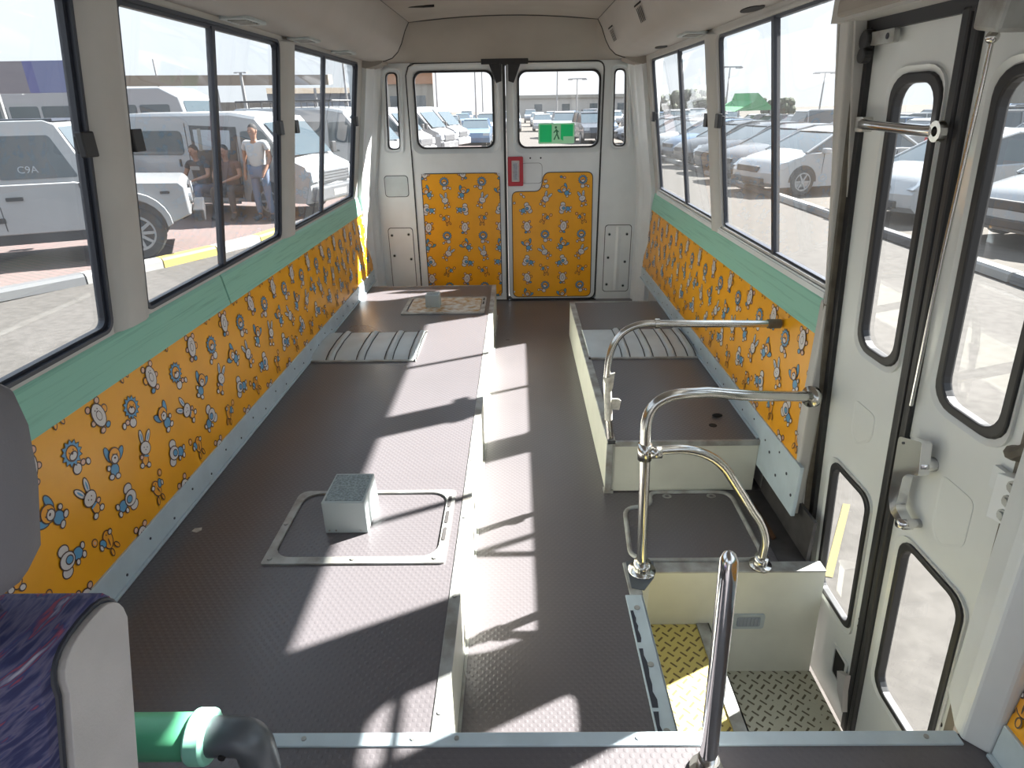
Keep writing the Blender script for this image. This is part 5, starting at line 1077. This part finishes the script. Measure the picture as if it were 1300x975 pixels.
# violet board
e = empty('sign_board', (-10.5, 16, GZ)); tag(e, 'plain violet and grey board above the vehicles on the far left', 'board')
p0, p1, p2_ = P2(-60, 68, Y=16), P2(107, 76, Y=16), P2(107, 117, Y=16)
q = MB(); q.hexa([(p0.x-2, 16, p2_.z), (p1.x, 16, p2_.z), (p1.x, 16.15, p2_.z), (p0.x-2, 16.15, p2_.z)], [(p0.x-2, 16, p1.z), (p1.x, 16, p1.z), (p1.x, 16.15, p1.z), (p0.x-2, 16.15, p1.z)])
mv = mat('violet_panel', (.12, .125, .27), .7); nt = mv.node_tree; p = nt.nodes['Principled BSDF']; tc = nt.nodes.new('ShaderNodeNewGeometry'); sp = nt.nodes.new('ShaderNodeSeparateXYZ'); nt.links.new(tc.outputs['Position'], sp.inputs[0])
rp = nt.nodes.new('ShaderNodeValToRGB'); rp.color_ramp.interpolation = 'CONSTANT'; rp.color_ramp.elements[0].color = (.17, .155, .17, 1); rp.color_ramp.elements[1].position = .45; rp.color_ramp.elements[1].color = (.13, .15, .27, 1); x_ = rp.color_ramp.elements.new(.36); x_.color = (.085, .09, .24, 1); x_ = rp.color_ramp.elements.new(.75); x_.color = (.15, .14, .25, 1)
nt.links.new(mth(nt, 'MULTIPLY', mth(nt, 'ADD', sp.outputs['X'], 12.2), .4), rp.inputs[0]); nt.links.new(rp.outputs[0], p.inputs['Base Color'])
relbuild(q, 'panel', mv, e)
for x in (p1.x-.3, p1.x-2.4, p1.x-4.4):
    q = MB(); q.cyl((x, 16.2, GZ), (x, 16.2, p1.z), .05, 8); relbuild(q, 'post', 'pole', e)
# green net and shrubs right
e = empty('shade_net', (15, 30, GZ)); tag(e, 'bright green shade net over parked cars beyond the right windows', 'net')
a_, b_ = P2(926, 140, Y=38), P2(968, 122, Y=38)
q = MB(); q.loft([[(a_.x, 37, a_.z-.05), (a_.x+1, 37, b_.z-.25), (b_.x-.6, 37, b_.z+.15), (b_.x+.4, 37, a_.z)], [(a_.x, 41, a_.z), (a_.x+1, 41, b_.z-.2), (b_.x-.6, 41, b_.z+.2), (b_.x+.4, 41, a_.z+.1)]]); relbuild(q, 'net', 'gshade', e)
for x in (a_.x+.2, b_.x+.2):
    q = MB(); q.cyl((x, 37, GZ), (x, 37, a_.z), .05, 8); relbuild(q, 'post', 'pole', e)
# lamp posts
def lamppost(px, ytop, Y, lab, head=True, hs=1.0):
    t_ = P2(px, ytop, Y=Y); e = empty('lamp_post', (t_.x, Y, GZ)); tag(e, lab, 'lamp post')
    h = t_.z-GZ; q = MB(); q.tube([(0, 0, 0), (0, 0, h)], [.09, .05], 8); q.build('post', 'pole', e)
    if head: q = MB(); q.box(-.9*hs, .9*hs, -.1*hs, .1*hs, h-.05*hs, h+.05*hs); q.box(-1.0*hs, -.5*hs, -.2*hs, .2*hs, h-.12*hs, h); q.box(.5*hs, 1.0*hs, -.2*hs, .2*hs, h-.12*hs, h); q.build('lamp_head', 'pole', e)
lamppost(194, 75, 40, 'thin mast above the minibus in the middle left window', False)
lamppost(305, 92, 24, 'lamp post beside the open van, behind its roof', hs=.22)
lamppost(551, 60, 57, 'tall mast left of centre in the left back window', False)
lamppost(602, 70, 54, 'thin mast right of centre in the left back window', False)
lamppost(611, 70, 72, 'thin mast at the right of the left back window', False)
lamppost(708, 60, 71, 'mast in the middle of the right back window', False)
lamppost(733, 100, 72, 'lamp post with double head in the right back window')
lamppost(927, 85, 56.5, 'thin lamp post above the green net')
lamppost(1048, 92, 60, 'lamp post with double head in the large right window')
lamppost(434, 70, 38.5, 'pole beyond the rear left side window', False)
rb = random.Random(3)
for i, (px, py, Y) in enumerate(((866, 124, 70), (897, 121, 66), (829, 127, 72), (985, 131, 75))):
    c_ = P2(px, py, Y=Y); h = c_.z-GZ+.5; q = MB()
    for k in range(44): q.ball((rb.uniform(-1.6, 1.6), rb.uniform(-1.2, 1.2), h*(.35+.6*rb.random())), rb.uniform(.25, .55), n=7, m=5)
    e = empty('shrub', (c_.x, Y, GZ)); tag(e, ['dusty tree beyond the rear right window', 'second dusty tree beyond the rear right window', 'distant dusty tree near the corner', 'dusty tree in front of the warehouse'][i], 'tree')
    q.build('foliage', 'shrub', e); q = MB(); q.cyl((0, 0, 0), (0, 0, h*.6), .12, 7); q.build('trunk', 'brown', e)
# overhead wires are too faint in the photo to model as solids
# ---------------------------------------------------------------- people at the van
def skinmesh(name, verts, edges, rad, m, parent, sub=2):
    me = bpy.data.meshes.new(name); me.from_pydata([tuple(v) for v in verts], edges, []); o = bpy.data.objects.new(name, me); COL.objects.link(o); o.parent = parent
    sk = o.modifiers.new('skin', 'SKIN'); sk.use_smooth_shade = True
    if not me.skin_vertices: return o
    for i, r_ in enumerate(rad): me.skin_vertices[0].data[i].radius = r_ if isinstance(r_, tuple) else (r_, r_)
    me.skin_vertices[0].data[0].use_root = True
    s_ = o.modifiers.new('s', 'SUBSURF'); s_.levels = sub; s_.render_levels = sub; me.materials.append(M[m]); return o
def person(loc, ang, J, shirt, trous, lab, legs=True, smile=False):
    """J: joint dict in local metres, x = facing direction, y = left"""
    e = empty('person', loc, ang); tag(e, lab, 'person'); V = lambda k: Vector(J[k])
    names_ = ['pelvis', 'chest', 'neck', 'headb', 'headt']; vs = [V('pelvis'), V('chest'), V('neck'), V('headb'), V('headt')]; rad = [.085, .085, .045, .07, .068]; ed = [(0, 1), (1, 2), (2, 3), (3, 4)]
    for s_ in ('L', 'R'):
        b = len(vs); vs += [V('sh'+s_), V('el'+s_), V('wr'+s_), V('ha'+s_)]; rad += [.055, .042, .028, (.035, .018)]; ed += [(1, b), (b, b+1), (b+1, b+2), (b+2, b+3)]
        d = (V('ha'+s_)-V('wr'+s_)).normalized(); sd_ = d.cross(Vector((0, 0, 1))); sd_ = sd_.normalized() if sd_.length > .1 else Vector((0, 1, 0))
        for k, (o_, l_) in enumerate(((-.024, .055), (-.008, .065), (.008, .06), (.024, .045))):
            vs.append(V('ha'+s_)+sd_*o_+d*l_+Vector((0, 0, -.01))); rad.append(.008); ed.append((b+3, len(vs)-1))
        vs.append(V('wr'+s_)+sd_*.04+d*.05); rad.append(.010); ed.append((b+2, len(vs)-1))
        if legs: b = len(vs); vs += [V('hip'+s_), V('kn'+s_), V('an'+s_), V('to'+s_)]; rad += [.08, .055, .038, .035]; ed += [(0, b), (b, b+1), (b+1, b+2), (b+2, b+3)]
    skinmesh('body', vs, ed, rad, 'skin', e)
    hc = (V('headb')+V('headt'))/2; f_ = Vector(J.get('face', (1, 0, 0))).normalized(); sd_ = Vector((0, 0, 1)).cross(f_).normalized()
    hd_ = empty('head_detail', hc); hd_.parent = e
    q = MB(); q.ball((0, 0, .0), .092, (.9, .85, 1.15)); 
    for s_ in (-1, 1): q.ball(tuple(sd_*s_*.08), .022, (.7, .7, 1.3), 8, 6)
    q.ball(tuple(f_*.088+Vector((0, 0, -.01))), .016, n=8, m=6); q.build('face', 'skin', hd_, smooth=True)
    q = MB(); q.ball(tuple(-f_*.018+Vector((0, 0, .035))), .094, (.92, .88, .98)); q.build('hair', 'hair', hd_, smooth=True)
    q = MB()
    for s_ in (-1, 1): q.ball(tuple(f_*.078+sd_*s_*.03+Vector((0, 0, .012))), .009, n=8, m=6)
    q.build('eye', 'hair', hd_)
    q = MB(); q.ball(tuple(f_*.076+Vector((0, 0, -.045))), .02, (.6, 1.1, .45), 8, 6); q.build('mouth', 'kwhite' if smile else 'maroon', hd_)
    tv = [V('pelvis'), V('chest'), V('neck')+Vector((0, 0, -.03))]; tr = [(.15, .12), (.165, .125), .06]; te = [(0, 1), (1, 2)]
    for s_ in ('L', 'R'): b = len(tv); tv += [V('sh'+s_), V('sh'+s_)*.45+V('el'+s_)*.55]; tr += [.07, .062]; te += [(1, b), (b, b+1)]
    skinmesh('shirt', tv, te, tr, shirt, e)
    if legs:
        tv = [V('pelvis')]; tr = [(.145, .125)]; te = []
        for s_ in ('L', 'R'): b = len(tv); tv += [V('hip'+s_), V('kn'+s_), V('an'+s_)+Vector((0, 0, .03))]; tr += [.095, .072, .055]; te += [(0, b), (b, b+1), (b+1, b+2)]
        skinmesh('trousers', tv, te, tr, trous, e)
        for s_ in ('L', 'R'):
            a = V('an'+s_); t = V('to'+s_); q = MB(); q.tube([a+Vector((0, 0, .0)), (a+t)/2+Vector((0, 0, -.01)), t], [.05, .048, .035], 10); q.build('shoe', 'ctrim', e, smooth=True)
    return e
def vanp(x, y): v = in_frame((vo[0], vo[1], GP), VA, (x*.96, y*.96)); return (v.x, v.y, GP)
# seated in the doorway, turned to the bus (local x -> van -y direction)
sit = dict(pelvis=(-.02, 0, .55), chest=(.06, 0, .93), neck=(.10, 0, 1.10), headb=(.13, 0, 1.17), headt=(.14, 0, 1.30), shL=(.07, .20, 1.03), elL=(.16, .27, .80), wrL=(.36, .12, .74), haL=(.42, .07, .72), shR=(.07, -.20, 1.03), elR=(.15, -.28, .80), wrR=(.34, -.14, .72), haR=(.40, -.09, .70), hipL=(.02, .10, .53), knL=(.42, .17, .60), anL=(.40, .16, .12), toL=(.56, .18, .05), hipR=(.02, -.10, .53), knR=(.40, -.20, .58), anR=(.34, -.22, .12), toR=(.50, -.25, .05))
o = person(vanp(2.20, -.92), VA-PI/2, sit, 'tshirt', 'jeans', 'seated person in a dark shirt and jeans in the open van doorway'); o['group'] = 'people at the van'
q = MB(); q.box(.175, .18, -.11, .11, .90, .97); q.build('shirt_print', 'kwhite', o)
stand = dict(pelvis=(0, 0, .92), chest=(.02, 0, 1.28), neck=(.02, 0, 1.46), headb=(.03, 0, 1.52), headt=(.03, 0, 1.66), shL=(0, .20, 1.40), elL=(.02, .27, 1.12), wrL=(.18, .22, .92), haL=(.22, .2, .86), shR=(0, -.20, 1.40), elR=(-.02, -.27, 1.12), wrR=(.05, -.26, .88), haR=(.07, -.26, .81), hipL=(0, .10, .90), knL=(.02, .11, .48), anL=(0, .12, .09), toL=(.16, .14, .04), hipR=(0, -.10, .90), knR=(.02, -.12, .48), anR=(-.02, -.14, .09), toR=(.14, -.17, .04))
o = person(vanp(2.90, -.93), VA-PI/2+.15, sit, 'maroon', 'trousers', 'person in a brown shirt and dark trousers seated nearer the van cab'); o['group'] = 'people at the van'
o = person(vanp(3.72, -1.12), VA-PI/2+.1, stand, 'wshirt', 'jeans', 'smiling person in a white shirt and jeans standing at the van cab door', smile=True); o['group'] = 'people at the van'
# the two prototypes that were only copied from
for root in (sd, hb):
    for c in list(root.children_recursive): bpy.data.objects.remove(c)
    bpy.data.objects.remove(root)

q = MB(); q.prism([(-.838, 1.400), (-.822, 1.394), (-.812, 1.404), (-.816, 1.416), (-.834, 1.413)], flat(.204), .0001, .0006); relbuild(q, 'pale_scuff', 'tape', pl)
p0, p1 = P2(1070, 640, z=GZ), P2(1046, 732, z=GZ); n = Vector((.035, -.01, 0))
q = MB(); q.add([p0+Vector((0, 0, .004)), p0+n+Vector((0, 0, .004)), p1+n+Vector((0, 0, .004)), p1+Vector((0, 0, .004))], [(0, 1, 2, 3)]); tag(q.build('painted_line', mat('faded_yellow_line', (.13, .105, .03), .9)), 'yellow painted line on the ground seen through the lower rear leaf window', 'line')
# countable small pieces become objects of their own
bpy.context.view_layer.update()
_me = bpy.data.meshes.new_from_object(ft_.evaluated_get(bpy.context.evaluated_depsgraph_get())); _lt = bpy.data.objects.new('window_lettering', _me); COL.objects.link(_lt); _lt.parent = orr; _lt.location = ft_.location; _lt.rotation_euler = ft_.rotation_euler; bpy.data.objects.remove(ft_); _lt.name = 'window_lettering'
SPLIT = {'end_bracket', 'spindle', 'flange', 'bolt_hole', 'screw', 'washer', 'bolt', 'slot', 'grub_screw', 'headlamp', 'tail_lamp', 'wing_mirror', 'lift_ring', 'rivet', 'headrest_post', 'green_field', 'plug_hole', 'small_hole', 'eye', 'vent_slat', 'plate', 'seat_frame', 'grille_slot', 'centre_seal', 'tape_remains', 'door_line', 'seal_groove'}
def islands(me):
    par = list(range(len(me.vertices)))
    def fd(i):
        while par[i] != i: par[i] = par[par[i]]; i = par[i]
        return i
    for ed_ in me.edges:
        a, b = fd(ed_.vertices[0]), fd(ed_.vertices[1])
        if a != b: par[a] = b
    g = {}
    for p in me.polygons: g.setdefault(fd(p.vertices[0]), []).append(p)
    return list(g.values())
_cache = {}
for o in list(COL.objects):
    if o.type != 'MESH' or o.name.split('.')[0] not in SPLIT or not o.parent: continue
    me = o.data
    if me.name not in _cache:
        out = []
        for ps in islands(me):
            used = sorted({v for p in ps for v in p.vertices}); ix = {v: i for i, v in enumerate(used)}
            m2 = bpy.data.meshes.new(me.name); m2.from_pydata([me.vertices[v].co[:] for v in used], [], [[ix[v] for v in p.vertices] for p in ps])
            for mm in me.materials: m2.materials.append(mm)
            m2.polygons.foreach_set('material_index', [p.material_index for p in ps]); m2.polygons.foreach_set('use_smooth', [p.use_smooth for p in ps]); m2.update(); out.append(m2)
        _cache[me.name] = out
    parts_ = _cache[me.name]
    if len(parts_) < 2: continue
    for m2 in parts_[1:]:
        c = o.copy(); c.data = m2; COL.objects.link(c)
    o.data = parts_[0]
